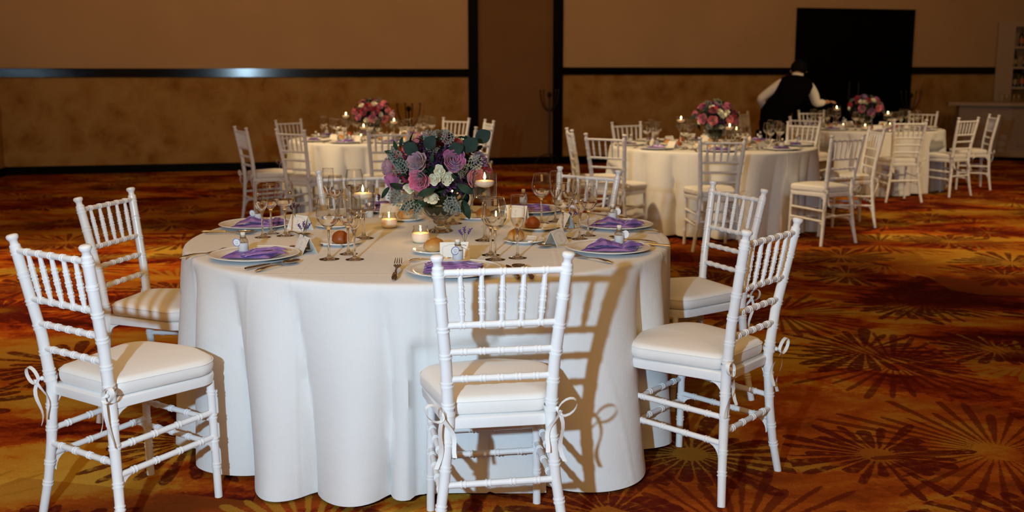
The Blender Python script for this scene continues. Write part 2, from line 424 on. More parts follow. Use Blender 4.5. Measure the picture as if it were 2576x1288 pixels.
wallbox('ceiling', M['ceiling'], UL - .3, UR + .3, -.3, DEPTH, H, H + .1)
wallbox('wall_back', M['wall_up'], UL - .2, UR + .2, -.25, -.06, 0, H)
wallbox('wall_back_upper', M['wall_up'], UL, -.70, -.06, 0, 1.44, H)
wallbox('wall_back_upper', M['wall_up'], .67, UR, -.06, 0, 1.44, H)
wallbox('wall_back_lower', M['wall_low'], UL, -.70, -.06, 0, 0, 1.44)
wallbox('wall_back_lower', M['wall_low'], .67, UR, -.06, 0, 0, 1.44)
wallbox('wall_alcove', M['wall_dark'], -.70, .67, -.06, -.045, 0, H)
wallbox('wall_left', M['wall_low'], UL - .2, UL, 0, DEPTH, 0, 1.44)
wallbox('wall_left_upper', M['wall_up'], UL - .2, UL, 0, DEPTH, 1.44, H)
wallbox('trim_6', M['black'], UL, UL + .03, .03, DEPTH, 1.378, 1.500)
wallbox('wall_right', M['wall_up'], UR, UR + .2, 0, DEPTH, 0, H)
wallbox('wall_front', M['wall_up'], UL, UR, DEPTH - .1, DEPTH, 0, H)
wallbox('trim_1', M['black'], UL, -.77, 0, .03, 1.378, 1.500)
wallbox('trim_2', M['blackmatte'], -.775, -.625, -.03, .035, .12, H)
wallbox('trim_3', M['blackmatte'], .595, .745, -.03, .035, .12, H)
wallbox('trim_4', M['black'], .745, 4.80, 0, .03, 1.413, 1.528)
wallbox('trim_5', M['black'], 7.0, UR, 0, .03, 1.425, 1.545)
wallbox('baseboard_back', M['blackmatte'], UL, 4.80, 0, .025, 0, .118)
wallbox('baseboard_back', M['blackmatte'], 7.0, UR, 0, .025, 0, .118)
wallbox('baseboard_left', M['blackmatte'], UL, UL + .025, .025, DEPTH, 0, .118)
# black double door
d = thing('door_1', 'tall black double door in the far wall behind the waiter', 'door', wp(5.9, 0, 0)); del d['category']; d['kind'] = 'structure'
di = Matrix.Translation(-wp(5.9, 0, 0))
def dpart(name, u0, u1, n0, n1, z0, z1):
    b = MB(); b.box((u0, n0, z0), (u1, n1, z1), di @ WM); return build(b, name, M['dark_wood'], d, smooth=False)
dpart('frame', 4.79, 4.86, 0, .05, 0, 2.51); dpart('frame', 6.94, 7.0, 0, .05, 0, 2.51); dpart('frame', 4.86, 6.94, 0, .05, 2.44, 2.51)
dpart('door_leaf', 4.86, 5.895, .0, .03, 0, 2.44); dpart('door_leaf', 5.905, 6.94, .0, .03, 0, 2.44)
for uu in (5.80, 5.98):
    b = MB(); b.tube([wp(uu, .06, 1.0), wp(uu, .06, 1.3)], .012); 
    for v in range(len(b.v)): b.v[v] = tuple(Vector(b.v[v]) - wp(5.9, 0, 0))
    build(b, 'handle', M['iron'], d)

# ------------------------------------------------------------------ chiavari chair
def lerp(a, b, t): return a + (b - a) * t
POST = [(0, .203, -.226), (.12, .180, -.212), (.25, .162, -.203), (.43, .147, -.197), (.60, .155, -.214), (.905, .180, -.268)]
def post_at(z):
    for (z0, x0, y0), (z1, x1, y1) in zip(POST, POST[1:]):
        if z <= z1 + 1e-9:
            t = (z - z0) / (z1 - z0); return lerp(x0, x1, t), lerp(y0, y1, t)
    return POST[-1][1:]
def ringed(samples, rings, rw=.0035, amp=.0022, double=True):
    """positions along an axis with small collars; samples: base list of t; rings list of t"""
    out = [(t, 0) for t in samples]
    for r in rings:
        offs = [-.0075, .0035] if double else [-.002]
        for o in offs:
            out += [(r + o - .0005, 0), (r + o, amp), (r + o + rw, amp), (r + o + rw + .0005, 0)]
    return sorted(out)
def rod(mb, a, b, r0, rings, seg=10, amp=.0020, rm=None, double=True, rw=.0035):
    a, b = Vector(a), Vector(b); L = (b - a).length; d = (b - a) / L
    s = ringed([0, L], [x * L for x in rings], rw, amp, double)
    rr = []
    for t, e in s:
        u = min(max(t / L, 0), 1); base = r0 if rm is None else lerp(r0, rm, sin(pi * u)); rr.append(base + e)
    mb.tube([a + d * t for t, _ in s], rr, seg)
def soft_outline(wf, wb, yf, yb, rf, rb, bow, n=7):
    """rounded trapezoid, front bowed"""
    pts = []
    def corner(cx, cy, r, a0, a1):
        for i in range(n): 
            a = radians(lerp(a0, a1, i / (n - 1))); pts.append((cx + r * cos(a), cy + r * sin(a)))
    corner(wf - rf, yf - rf, rf, 0, 78)
    for i in range(1, 6):
        x = lerp(wf - rf, -(wf - rf), i / 6); pts.append((x, yf + bow * (1 - (x / (wf - rf)) ** 2)))
    corner(-(wf - rf), yf - rf, rf, 102, 180)
    corner(-(wb - rb), yb + rb, rb, 185, 270)
    corner(wb - rb, yb + rb, rb, 270, 355)
    return pts
def chair_proto():
    c = thing('chiavari_chair', 'x', 'chair')
    wm = M['chair']
    posts = {}
    for s in (-1, 1):
        mb = MB(); zs = [0, .03, .12, .25, .34, .43, .50, .60, .70, .80, .875]
        pr = ringed(zs, [.105, .175, .29, .365, .478, .542, .628, .708, .794, .868], .004, .0024)
        pts, rr = [], []
        for z, e in pr:
            x, y = post_at(z); pts.append((s * x, y, z)); rr.append((lerp(.0135, .0178, min(z / .43, 1)) if z < .43 else lerp(.0178, .0165, (z - .43) / .45)) + e)
        x, y = post_at(.905); x0, y0 = post_at(.875)
        for z, r in [(.888, .0165), (.892, .0125), (.902, .0120), (.907, .0155), (.912, .0185), (.918, .0182), (.922, .014), (.923, .004)]:
            xx, yy = lerp(x0, x, (z - .875) / .03), lerp(y0, y, (z - .875) / .03)
            pts.append((s * xx, yy, z)); rr.append(r)
        mb.tube(pts, rr, 14); build(mb, 'back_leg', wm, c)
        mb = MB(); rod(mb, (s * .176, .168, 0), (s * .170, .160, .405), .0132, [.28, .5, .70, .9], 12, .0024); build(mb, 'front_leg', wm, c)
    def rail(z, name='back_rail', r=.0098, rings=(1/6, 2/6, 3/6, 4/6, 5/6)):
        x, y = post_at(z); mb = MB(); rod(mb, (-x, y, z), (x, y, z), r, rings, 10, .0019, rw=.004); build(mb, name, wm, c)
    for z in (.872, .718, .638, .556): rail(z)
    for i in range(5):
        f = (i - 2) / 3
        x0, y0 = post_at(.722); x1, y1 = post_at(.872); mb = MB()
        a = Vector((x0 * f, y0, .716)); bb = Vector((x1 * f, y1, .872))
        rod(mb, a, bb, .0060, [.26, .48, .70], 8, .0020, rm=.0088); build(mb, 'spindle', wm, c)
    # seat frame with a shallow apron
    out = soft_outline(.203, .158, .190, -.200, .075, .03, .022)
    mb = MB(); n = len(out)
    lv = [(.402, .955), (.405, .985), (.424, 1.0), (.433, .995), (.437, .97)]
    vs = [(x * k, y * k, z) for z, k in lv for x, y in out]
    fs = [(j * n + i, j * n + (i + 1) % n, (j + 1) * n + (i + 1) % n, (j + 1) * n + i) for j in range(len(lv) - 1) for i in range(n)]
    fs += [tuple(range(n))[::-1], tuple((len(lv) - 1) * n + i for i in range(n))]
    mb.add(vs, fs); build(mb, 'seat_frame', wm, c)
    # cushion
    out = soft_outline(.208, .156, .195, -.185, .095, .045, .024, 8)
    n = len(out); lv = [(.4385, .93), (.440, .965), (.447, .995), (.461, 1.006), (.474, 1.0), (.483, .982), (.489, .95), (.4925, .89), (.496, .75), (.499, .55), (.5005, .25)]
    vs = []
    for z, k in lv:
        for i, (x, y) in enumerate(out):
            w = noise.noise(Vector((x * 11, y * 11, z * 20))) * .0045 * (1 if z > .445 else .3)
            vs.append((x * k, y * k, z + w * (1 if k > .9 else .6)))
    fs = [(j * n + i, j * n + (i + 1) % n, (j + 1) * n + (i + 1) % n, (j + 1) * n + i) for j in range(len(lv) - 1) for i in range(n)]
    fs += [tuple(range(n))[::-1], tuple((len(lv) - 1) * n + i for i in range(n))]
    mb = MB(); mb.add(vs, fs); cu = build(mb, 'cushion', M['cushion'], c, ang=80)
    mb = MB(); mb.tube([(x * 1.004, y * 1.004, .4785 + noise.noise(Vector((x * 11, y * 11, 9.5))) * .003) for x, y in out + out[:1]], .0016, 5, cap=False); build(mb, 'piping', M['cushion'], cu)
    # stretchers
    for s in (-1, 1):
        for z in (.298, .212):
            x, y = post_at(z - .005); mb = MB(); rod(mb, (s * .173, .165, z), (s * x, y, z - .01), .0098, [.16, .38, .62, .84], 10, .0024); build(mb, 'side_stretcher', wm, c)
        # curved brackets under the lower stretchers and the seat
        for (yy, zz, dr, hh) in ((post_at(.2)[1], .197, 1, .05), (.165, .203, -1, .035), (post_at(.40)[1], .402, 1, .04)):
            xx = (post_at(zz)[0] if yy < 0 else .173) * s
            ln = .055; pts = [(yy + dr * .012, zz), (yy + dr * ln, zz)]
            for i in range(1, 7):
                a = i / 6; pts.append((yy + dr * (.015 + (ln - .015) * (1 - sin(a * pi / 2))), zz - hh * (1 - cos(a * pi / 2)) - .003))
            pts.append((yy + dr * .012, zz - hh))
            mm = Matrix(((0, 0, 1, xx), (1, 0, 0, 0), (0, 1, 0, 0), (0, 0, 0, 1)))
            mb = MB(); mb.prism(pts, -.0035, .0035, mm); build(mb, 'bracket', wm, c, smooth=False)
    for z in (.270, .185):
        mb = MB(); rod(mb, (-.173, .166, z), (.173, .166, z), .0095, [.16, .38, .62, .84], 10, .0024); build(mb, 'front_stretcher', wm, c)
    x, y = post_at(.24); mb = MB(); rod(mb, (-x, y, .24), (x, y, .24), .0098, [.17, .39, .61, .83], 10, .0024); build(mb, 'back_stretcher', wm, c)
    # cushion ties
    for s in (-1, 1):
        x, y = post_at(.455); mb = MB()
        ring = [(s * x + .021 * cos(a), y + .021 * sin(a), .458 + .004 * sin(a)) for a in [2 * pi * i / 12 for i in range(13)]]
        mb.strip(ring, (0, 0, 1), .014)
        k = Vector((s * x + s * .014, y - .020, .457))
        # bow loop and two tails
        lp = [k + Vector((s * (.042 * (1 - cos(a)) / 2 * 1.3), -.012 - .006 * sin(a * .5), .024 * sin(a) + .010 * (1 - cos(a)))) for a in [2 * pi * i / 14 for i in range(15)]]
        mb.strip(lp, [(s * .2, 1, .25)] * 15, .013)
        for (dx, dl, ph) in ((.008, .16, .3), (-.012, .125, 1.7)):
            tl = [k + Vector((s * (dx * t * 3 + .008 * sin(t * 6 + ph)), -.008 - .010 * sin(t * 5 + ph), -dl * t)) for t in [i / 9 for i in range(10)]]
            mb.strip(tl, [(cos(.5 * sin(4 * i / 9 + ph)), sin(.5 * sin(4 * i / 9 + ph)), .05) for i in range(10)], .013)
        mb.lathe([(.001, -.007), (.007, -.004), (.008, .002), (.004, .007), (.001, .008)], 8, Matrix.Translation(k))
        build(mb, 'tie_ribbon', M['ribbon'], c, ang=80)
    return Proto(c)
CH = chair_proto()
# x, y of the middle of the back's top; direction the chair faces; label
G1 = 'chairs around the big front table'; G2 = 'chairs around the far left table'; G3 = 'chairs around the middle right table'; G4 = 'chairs around the far right table'
CHAIRS = [
 (-1.371, 2.897, 57.5, 'white chair standing before the left front of the big table, seat fully visible', G1),
 (-1.685, 4.10, -12, 'white chair at the left rear of the big table with striped shadow on its seat', G1),
 (-.023, 2.662, 99, 'white chair seen from behind at the front centre, bows on both posts', G1),
 (.854, 3.214, 139, 'white chair at the right front of the big table, cushion in full light', G1),
 (1.000, 4.382, 205, 'white chair at the right rear of the big table behind the frontmost right chair', G1),
 (.400, 5.18, 233, 'white chair across the big table, its back rising behind the right hand wine glasses', G1),
 (-.815, 5.12, 290, 'white chair across the big table, its back rising left of the bouquet', G1),
 (-2.57, 9.45, 32, 'white chair standing side-on at the left end of the far left table', G2),
 (-2.00, 9.00, 55, 'white chair at the left front of the far left table, back half turned to us', G2),
 (-2.47, 11.05, -36, 'white chair at the back left of the far left table, near the wall', G2),
 (-1.10, 8.90, 102, 'white chair at the front of the far left table behind the bouquet', G2),
 (-.64, 11.50, 237, 'white chair at the back right of the far left table before the black post', G2),
 (-.262, 9.60, 155, 'white chair at the right front of the far left table, above the bouquet', G2),
 (-.245, 10.9, 196, 'white chair at the right rear of the far left table, narrow back', G2),
 (.52, 9.10, 4, 'white chair seen edge-on at the left end of the middle right table', G3),
 (.77, 8.28, 57, 'white chair at the left front of the middle right table, puffy cushion', G3),
 (1.20, 10.50, -62, 'white chair at the back left of the middle right table', G3),
 (1.655, 7.84, 94, 'white chair centred before the middle right table, back toward us', G3),
 (3.05, 10.45, 226, 'white chair at the back right of the middle right table, beside the waiter', G3),
 (2.755, 8.18, 119, 'white chair at the right front of the middle right table, seat side-lit', G3),
 (3.415, 9.35, 181, 'white chair at the right end of the middle right table, seen edge-on', G3),
 (4.37, 10.98, 92, 'white chair before the far right table, back toward us', G4),
 (5.27, 11.55, 121, 'white chair at the right front of the far right table', G4),
 (5.98, 12.42, 171, 'white chair at the right end of the far right table by the bar', G4),
 (5.58, 13.60, 238, 'white chair at the back right of the far right table', G4),
 (4.18, 14.0, 274, 'white chair at the back of the far right table before the black door', G4),
 (3.42, 11.70, 52, 'white chair at the left front of the far right table, before the waiter', G4),
 (3.10, 13.45, -32, 'white chair behind the middle table bouquet, by the brown wall', G4),
]
for x, y, f, lab, g in CHAIRS:
    a = radians(f); d = (cos(a), sin(a))
    CH.place((x + .27 * d[0], y + .27 * d[1], 0), a - pi / 2, lab, g)

# ------------------------------------------------------------------ tables
TA = (-.333, 4.047, .972); TB = (-1.40, 10.38, .90); TC = (1.88, 9.38, .955); TD = (4.40, 12.48, .93)
def table(T, lobes, label, group, seed):
    cx, cy, R = T; rnd = random.Random(seed); near = []
    for x, y, f, *_ in CHAIRS:
        a = radians(f); kx, ky = x + .27 * cos(a) - cx, y + .27 * sin(a) - cy
        if hypot(kx, ky) < 1.6 and x != .854: near.append((kx, ky, cos(a), sin(a)))
    root = thing('draped_round_table', label, 'table', (cx, cy, 0), 0, group)
    NTH = 420
    # lobes: sorted list of valley angles in degrees
    val = sorted(a % 360 for a in lobes)
    amp = [rnd.uniform(.75, 1.15) for _ in val]; skew = [rnd.choice((-1, 1)) * rnd.uniform(.15, .5) for _ in val]
    if seed == 3: k_ = val.index(299); amp[k_], skew[k_] = 1.35, -.1
    def lobe(deg, sk=1.0):
        deg %= 360
        for i in range(len(val)):
            a0 = val[i]; a1 = val[(i + 1) % len(val)]
            w = (a1 - a0) % 360; d = (deg - a0) % 360
            if d < w:
                t = d / w; t = t + skew[i] * t * (1 - t) * sk
                wa = amp[i] * min(1, w / 17)
                return wa * (sin(pi * t) ** .62), 4 * t * (1 - t)
        return 0, 0
    prof = [(i / 10 * (R - .03), 0) for i in range(1, 11)] + [(R - .018, 0), (R - .008, .002), (R - .002, .006), (R + .001, .013), (R + .003, .025)]
    nd = 30
    vs, fs = [(0, 0, .75)], []
    rings = []
    for r, dz in prof:
        idx = []
        for i in range(NTH):
            th = 2 * pi * i / NTH
            rip = .0012 * sin(th * 3 + r * 9) if r < R - .1 else 0
            idx.append(len(vs)); vs.append((r * cos(th), r * sin(th), .75 - dz + rip * .3))
        rings.append(idx)
    for j in range(1, nd + 1):
        t = j / nd; z = .725 - t * .705; idx = []
        for i in range(NTH):
            th = 2 * pi * i / NTH; deg = th * 180 / pi
            L, _ = lobe(deg + 2.2 * sin(t * 2 + i * .05) * (1 - t))
            g = t ** .62
            r = R + .003 + g * (.150 * (L - .56)) + .012 * t
            r += .004 * noise.noise(Vector((cos(th) * 4, sin(th) * 4, z * 3 + seed))) * t
            for (kx, ky, kc, ks) in near:                # cloth pushed in by the seats drawn up to it
                for _ in range(3):
                    lx = (r * cos(th) - kx) * ks - (r * sin(th) - ky) * kc; ly = (r * cos(th) - kx) * kc + (r * sin(th) - ky) * ks
                    if abs(lx) < .31 and z < .70:
                        e = min(1, max(0, (.31 - abs(lx)) / .095)); e = e * e * (3 - 2 * e)
                        lim = .222 * e - .13 * (1 - e); lim = lim - (z - .53) * 1.6 if z > .53 else lim
                        if -.3 < ly < lim: r -= (lim - ly)
            if z < .058: r += .0012
            zz = z + (0 if j < nd else 0) + .012 * t * sin(deg * .11 + seed)
            idx.append(len(vs)); vs.append((r * cos(th), r * sin(th), max(zz, .008)))
        rings.append(idx)
    for i in range(NTH): fs.append((0, rings[0][i], rings[0][(i + 1) % NTH]))
    for a, bq in zip(rings, rings[1:]):
        for i in range(NTH): k = (i + 1) % NTH; fs.append((a[i], bq[i], bq[k], a[k]))
    mb = MB(); mb.add(vs, fs); build(mb, 'tablecloth', M['cloth'], root, ang=70)
    mb = MB(); mb.lathe([(.01, .715), (R - .02, .715), (R - .02, .742), (.01, .742)], 64); build(mb, 'tabletop', M['wick'], root)
    for k in range(4):
        a = pi / 4 + k * pi / 2; mb = MB(); mb.tube([(R * .6 * cos(a), R * .6 * sin(a), 0), (R * .6 * cos(a), R * .6 * sin(a), .715)], .018, 8); build(mb, 'leg', M['iron'], root)
    return root
va = [-160, -145.5, -127, -111, -94.5, -86, -74, -61, -35, -20, -8, 2, 12, 30, 47, 63, 80, 96, 112, 130, 148, 166, 184]
table(TA, va, 'large round table in the front dressed in a floor-length white cloth', 'white-clothed round tables', 3)
def rv(seed, n=21):
    r = random.Random(seed); return [i * 360 / n + r.uniform(-5, 5) for i in range(n)]
table(TB, rv(5), 'far left round table in a white cloth, behind the big bouquet', 'white-clothed round tables', 11)
table(TC, rv(6), 'middle right round table in a white cloth, chair shadow on its skirt', 'white-clothed round tables', 12)
table(TD, rv(9), 'farthest right round table in a white cloth, near the bar', 'white-clothed round tables', 13)
ZT = .7505
# ------------------------------------------------------------------ tableware prototypes (origin at the base)
def lathe_obj(prof, name, mat, parent=None, seg=32, fn=None, **kw):
    mb = MB(); mb.lathe(prof, seg, fn=fn, cap=False); return build(mb, name, mat, parent, ang=50, **kw)
def wine_prof(h, bw, rim, bowl, foot, th=.0011):
    """closed profile of a stemmed glass: h height, bw widest radius, rim radius, bowl height"""
    z0 = h - bowl
    outer = [(0, 0), (foot, 0), (foot, .0012), (foot * .6, .004), (.008, .010), (.0045, .020), (.0038, z0 * .55), (.0042, z0 - .008), (.007, z0)]
    cup = []
    for i in range(1, 15):
        t = i / 14
        if t < .45: r = bw * sin(pi / 2 * (t / .45)) ** .72
        else: r = lerp(bw, rim, ((t - .45) / .55) ** 1.6)
        cup.append((max(r, .008), z0 + bowl * t))
    k = 5                     # the thick lower part of the bowl is blown in one with the stem
    stem = outer + cup[:k] + [(cup[k - 1][0] - .0012, cup[k - 1][1])] + [(max(r - .0016, .002), z + .0030 - .0005 * i) for i, (r, z) in enumerate(cup[:k - 1])][::-1] + [(0, cup[0][1] + .004)]
    return stem, cup[k - 1:], h, rim
def glass_proto(name, prof):
    t = thing(name, 'x', 'glass'); 
    # foot and stem belong to the same blown piece as the bowl
    stem, cup, h, rim = prof
    lathe_obj(stem, 'stem', M['glass'], t, 28)
    bo = lathe_obj(cup, 'bowl', M['thin'], t, 40)
    mb = MB(); mb.tube([(rim * cos(a), rim * sin(a), h) for a in [2 * pi * i / 40 for i in range(41)]], .0007, 5, cap=False); build(mb, 'rim', M['glass'], bo)
    return Proto(t)
WG = glass_proto('wine_glass', wine_prof(.222, .0425, .033, .112, .036))
WS = glass_proto('wine_glass', wine_prof(.205, .036, .029, .105, .033))
FL = glass_proto('champagne_flute', wine_prof(.228, .0265, .0245, .130, .033))
def plate_proto(name, R, h, mat):
    t = thing(name, 'x', 'plate')
    k = R
    prof = [(0, .002), (k * .50, .002), (k * .52, 0), (k * .56, 0), (k * .60, .003), (k * .80, h * .55), (k * .99, h), (k, h + .0015), (k * .985, h + .0025), (k * .80, h * .55 + .004), (k * .64, .0062), (k * .58, .0048), (0, .0045)]
    lathe_obj(prof, 'plate_body', mat, t, 64)
    mb = MB(); mb.tube([(k * .982 * cos(a), k * .982 * sin(a), h + .0016) for a in [2 * pi * i / 64 for i in range(65)]], .0018, 6, cap=False); build(mb, 'rim', mat, t)
    return Proto(t)
PL = plate_proto('dinner_plate', .160, .017, M['china'])
BP = plate_proto('bread_plate', .083, .012, M['china'])
# napkins
def pad(mb, q, z, th, seed, nx=14, ny=8, arch=0):
    """pillowy folded cloth: q = four corners (counter-clockwise), base height z, thickness th"""
    q = [Vector((*p, 0)) for p in q]; top, bot = [], []
    for j in range(ny + 1):
        for i in range(nx + 1):
            u, v = i / nx, j / ny
            p = (q[0] * (1 - u) + q[1] * u) * (1 - v) + (q[3] * (1 - u) + q[2] * u) * v
            e = min(1, 5 * min(u, 1 - u, v, 1 - v)) ** .6
            nn = noise.noise(Vector((p.x * 28 + seed, p.y * 28, seed * 1.7)))
            zz = z + arch * sin(pi * u) * (1 - v) + th * 1.45 * e * (.8 + .7 * nn)
            top.append((p.x, p.y, zz)); bot.append((p.x, p.y, z + arch * sin(pi * u) * (1 - v) - .0004))
    n = len(top); vs = top + bot; fs = []; w = nx + 1
    for j in range(ny):
        for i in range(nx):
            a = j * w + i; fs.append((a, a + 1, a + 1 + w, a + w)); fs.append((n + a, n + a + w, n + a + 1 + w, n + a + 1))
    for i in range(nx):
        fs.append((i, n + i, n + i + 1, i + 1)); a = ny * w + i; fs.append((a, a + 1, n + a + 1, n + a))
    for j in range(ny):
        a = j * w; fs.append((a, a + w, n + a + w, n + a)); a = j * w + nx; fs.append((a, n + a, n + a + w, a + w))
    mb.add(vs, fs)
def napkin_proto(kind):
    t = thing('satin_napkin', 'x', 'napkin')
    mb = MB()
    if kind == 0:       # fan-like fold with a stack of pleats on one side
        pad(mb, [(-.115, -.045), (.060, -.075), (.100, .055), (-.085, .075)], 0, .010, 1.3)
        build(mb, 'folded_cloth', M['satin'], t, ang=75)
        mb = MB(); pad(mb, [(-.03, -.078), (.118, -.040), (.112, -.005), (-.045, -.045)], .008, .009, 4.1, arch=.006); build(mb, 'fold', M['satin'], t, ang=75)
        mb = MB(); pad(mb, [(-.01, -.070), (.121, -.022), (.108, .012), (-.04, -.036)], .018, .008, 8.2, arch=.007); build(mb, 'fold', M['satin'], t, ang=75)
    elif kind == 1:     # square stack of straight pleats
        for k in range(3):
            mb = MB(); pad(mb, [(-.098 + k * .004, -.050 + k * .010), (.094 - k * .003, -.054 + k * .010), (.098, .040), (-.105, .045)], k * .0075, .009, 2.2 + k)
            build(mb, 'fold' if k else 'folded_cloth', M['satin'], t, ang=75)
    else:               # loose pointed fold with a rolled corner
        mb = MB(); pad(mb, [(-.125, -.050), (.075, -.078), (.115, .030), (-.02, .085)], 0, .009, 5.5); build(mb, 'folded_cloth', M['satin'], t, ang=75)
        mb = MB(); pad(mb, [(-.105, -.040), (.04, -.060), (.05, .03), (-.06, .055)], .008, .014, 6.5, arch=.012); build(mb, 'fold', M['satin'], t, ang=75)
        mb = MB(); pad(mb, [(.03, -.058), (.125, -.02), (.10, .035), (.03, .035)], .009, .010, 7.5, arch=.004); build(mb, 'fold', M['satin'], t, ang=75)
    return Proto(t)
NK = [napkin_proto(0), napkin_proto(1), napkin_proto(2)]
# favour bottle
def bottle_proto():
    t = thing('favour_bottle', 'x', 'bottle')
    lathe_obj([(.0165, .0285), (.0165, .030), (.0150, .036), (.0085, .041), (.0080, .047), (.0100, .048), (.0100, .052), (.0085, .0525), (.0070, .047), (.0072, .042), (.0138, .035), (.0152, .030), (.0152, .0305), (.0165, .0305)], 'bottle_glass', M['thin'], t, 24)
    lathe_obj([(0, 0), (.0150, 0), (.0165, .002), (.0166, .027), (.008, .0285), (0, .028)], 'salt', M['salt'], t, 20)
    lathe_obj([(0, .046), (.0066, .046), (.0072, .053), (.0080, .0535), (.0080, .0600), (.007, .0612), (0, .0612)], 'cork', M['cork'], t, 16)
    mb = MB()
    for k in range(3): mb.tube([(.0092 * cos(a), .0092 * sin(a), .0425 + .0013 * k) for a in [2 * pi * i / 14 for i in range(15)]], .0009, 5, cap=False)
    mb.tube([(.006, -.008, .044), (.016, -.014, .046), (.024, -.012, .043)], .0008, 5); mb.tube([(.004, -.009, .044), (.010, -.017, .040), (.020, -.020, .034)], .0008, 5)
    build(mb, 'twine', M['twine'], t)
    T = Matrix.Translation((-.012, -.0175, .030)) @ Matrix.Rotation(radians(96), 4, 'X') @ Matrix.Rotation(radians(10), 4, 'Y')
    mb = MB(); mb.lathe([(0, 0), (.0135, 0), (.0135, .0008), (0, .0008)], 28, T, cap=False); tg = build(mb, 'tag', M['tag'], t)
    mb = MB(); mb.lathe([(.0112, .0009), (.0132, .0009), (.0132, .0012), (.0112, .0012)], 28, T, cap=False); build(mb, 'tag_ring', M['tagblue'], tg)
    mb = MB()
    for yy, w in ((.003, .013), (-.002, .010), (-.0055, .007)):
        pts = [T @ Vector((-w / 2 + w * i / 9, yy + .0007 * sin(i * 2.6), .0013)) for i in range(10)]; mb.tube(pts, .00035, 4)
    build(mb, 'tag_script', M['inkdark'], tg); return Proto(t)
BO = bottle_proto()
# tent card
def card_proto():
    t = thing('place_card', 'x', 'card'); w, hh, dd = .105, .062, .030
    for s in (-1, 1):
        mb = MB(); pts = [(-w / 2, s * dd, 0), (w / 2, s * dd, 0), (w / 2, 0, hh), (-w / 2, 0, hh)]
        nv = Vector((0, s * hh, dd)).normalized() * .0004
        mb.add([Vector(p) + nv for p in pts] + [Vector(p) - nv for p in pts], [(0, 1, 2, 3), (7, 6, 5, 4), (0, 4, 5, 1), (1, 5, 6, 2), (2, 6, 7, 3), (3, 7, 4, 0)])
        leaf = build(mb, 'card_face', M['card'], t, smooth=False)
        def on(u, v): # u across, v up the slope 0..1
            p = Vector((u, s * dd * (1 - v), hh * v)); return p + Vector((0, s * hh, dd)).normalized() * .0007
        mb = MB(); fr = []
        for (a, b_) in [(-.040, .22), (-.043, .30), (-.043, .5), (-.043, .70), (-.040, .78), (-.030, .80), (-.022, .86), (0, .89), (.022, .86), (.030, .80), (.040, .78), (.043, .70), (.043, .5), (.043, .30), (.040, .22), (.030, .20), (.022, .14), (0, .11), (-.022, .14), (-.030, .20), (-.040, .22)]: fr.append(on(a, b_))
        mb.tube(fr, .0004, 4, cap=False); build(mb, 'printed_border', M['ink'], leaf)
        mb = MB(); sx = -s
        mb.tube([on(-.004 * sx * -1 * -1 * 1, .66), on(.004 * sx, .66), on(-.001 * sx, .45)], .0005, 4)
        for vv, ww in ((.36, .018), (.29, .012)): mb.tube([on(-ww / 2 + ww * i / 8, vv + .01 * sin(i * 2.2)) for i in range(9)], .0003, 4)
        build(mb, 'printed_number', M['inkdark'], leaf)
    return Proto(t)
CA = card_proto()
def sprig_proto():
    t = thing('lavender_sprig', 'x', 'flower'); mb = MB(); r = random.Random(4); tips = []
    for (dx, L) in ((.0, .055), (.012, .048), (-.010, .045)):
        pts = [(dx * i / 5 * (1 + i * .2), .004 * sin(i), L * i / 5) for i in range(6)]; mb.tube(pts, .0007, 5); tips.append(pts)
    build(mb, 'stalk', M['stem'], t)
    mb = MB()
    for pts in tips:
        for k in range(9):
            a = k * 2.4; q = Vector(pts[5]).lerp(Vector(pts[3]), k / 9 * 1.0); d = Vector((cos(a), sin(a), .8)).normalized()
            mb.tube([q, q + d * .004, q + d * .0085], [.0012, .0024, .0006], 5)
    build(mb, 'blossom', M['lav'], t); return Proto(t)
SP = sprig_proto()
def roll_proto(mat, sx, sz, seed, name='bread_roll'):
    t = thing(name, 'x', 'bread'); mb = MB(); n, m_ = 28, 14; R = .034; vs, fs = [], []
    for j in range(m_ + 1):
        ph = pi * j / m_
        for i in range(n):
            a = 2 * pi * i / n; d = Vector((sin(ph) * cos(a), sin(ph) * sin(a), -cos(ph)))
            k = 1 + .06 * noise.noise(d * 2.2 + Vector((seed, 0, 0))); z = d.z * R * sz * k
            if z < 0: z *= .55
            vs.append((d.x * R * sx * k, d.y * R * k, z + R * sz * .5))
    for j in range(m_):
        for i in range(n): fs.append((j * n + i, j * n + (i + 1) % n, (j + 1) * n + (i + 1) % n, (j + 1) * n + i))
    mb.add(vs, fs); build(mb, 'crust', mat, t, ang=90)
    mb = MB(); mb.tube([(R * sx * .5 * cos(a) * (i / 8 - .5) * 2, .006 * sin(i), R * sz * (1.52 - .5 * ((i / 8 - .5) * 2) ** 2 * .55)) for i, a in [(i, .1) for i in range(9)]], [.0005 + .0016 * sin(pi * i / 8) for i in range(9)], 6)
    build(mb, 'score_line', M['bread'], t); return Proto(t)
RO = roll_proto(M['bread'], 1.25, .95, 1); RD = roll_proto(M['bread_dark'], 1.02, 1.0, 5)
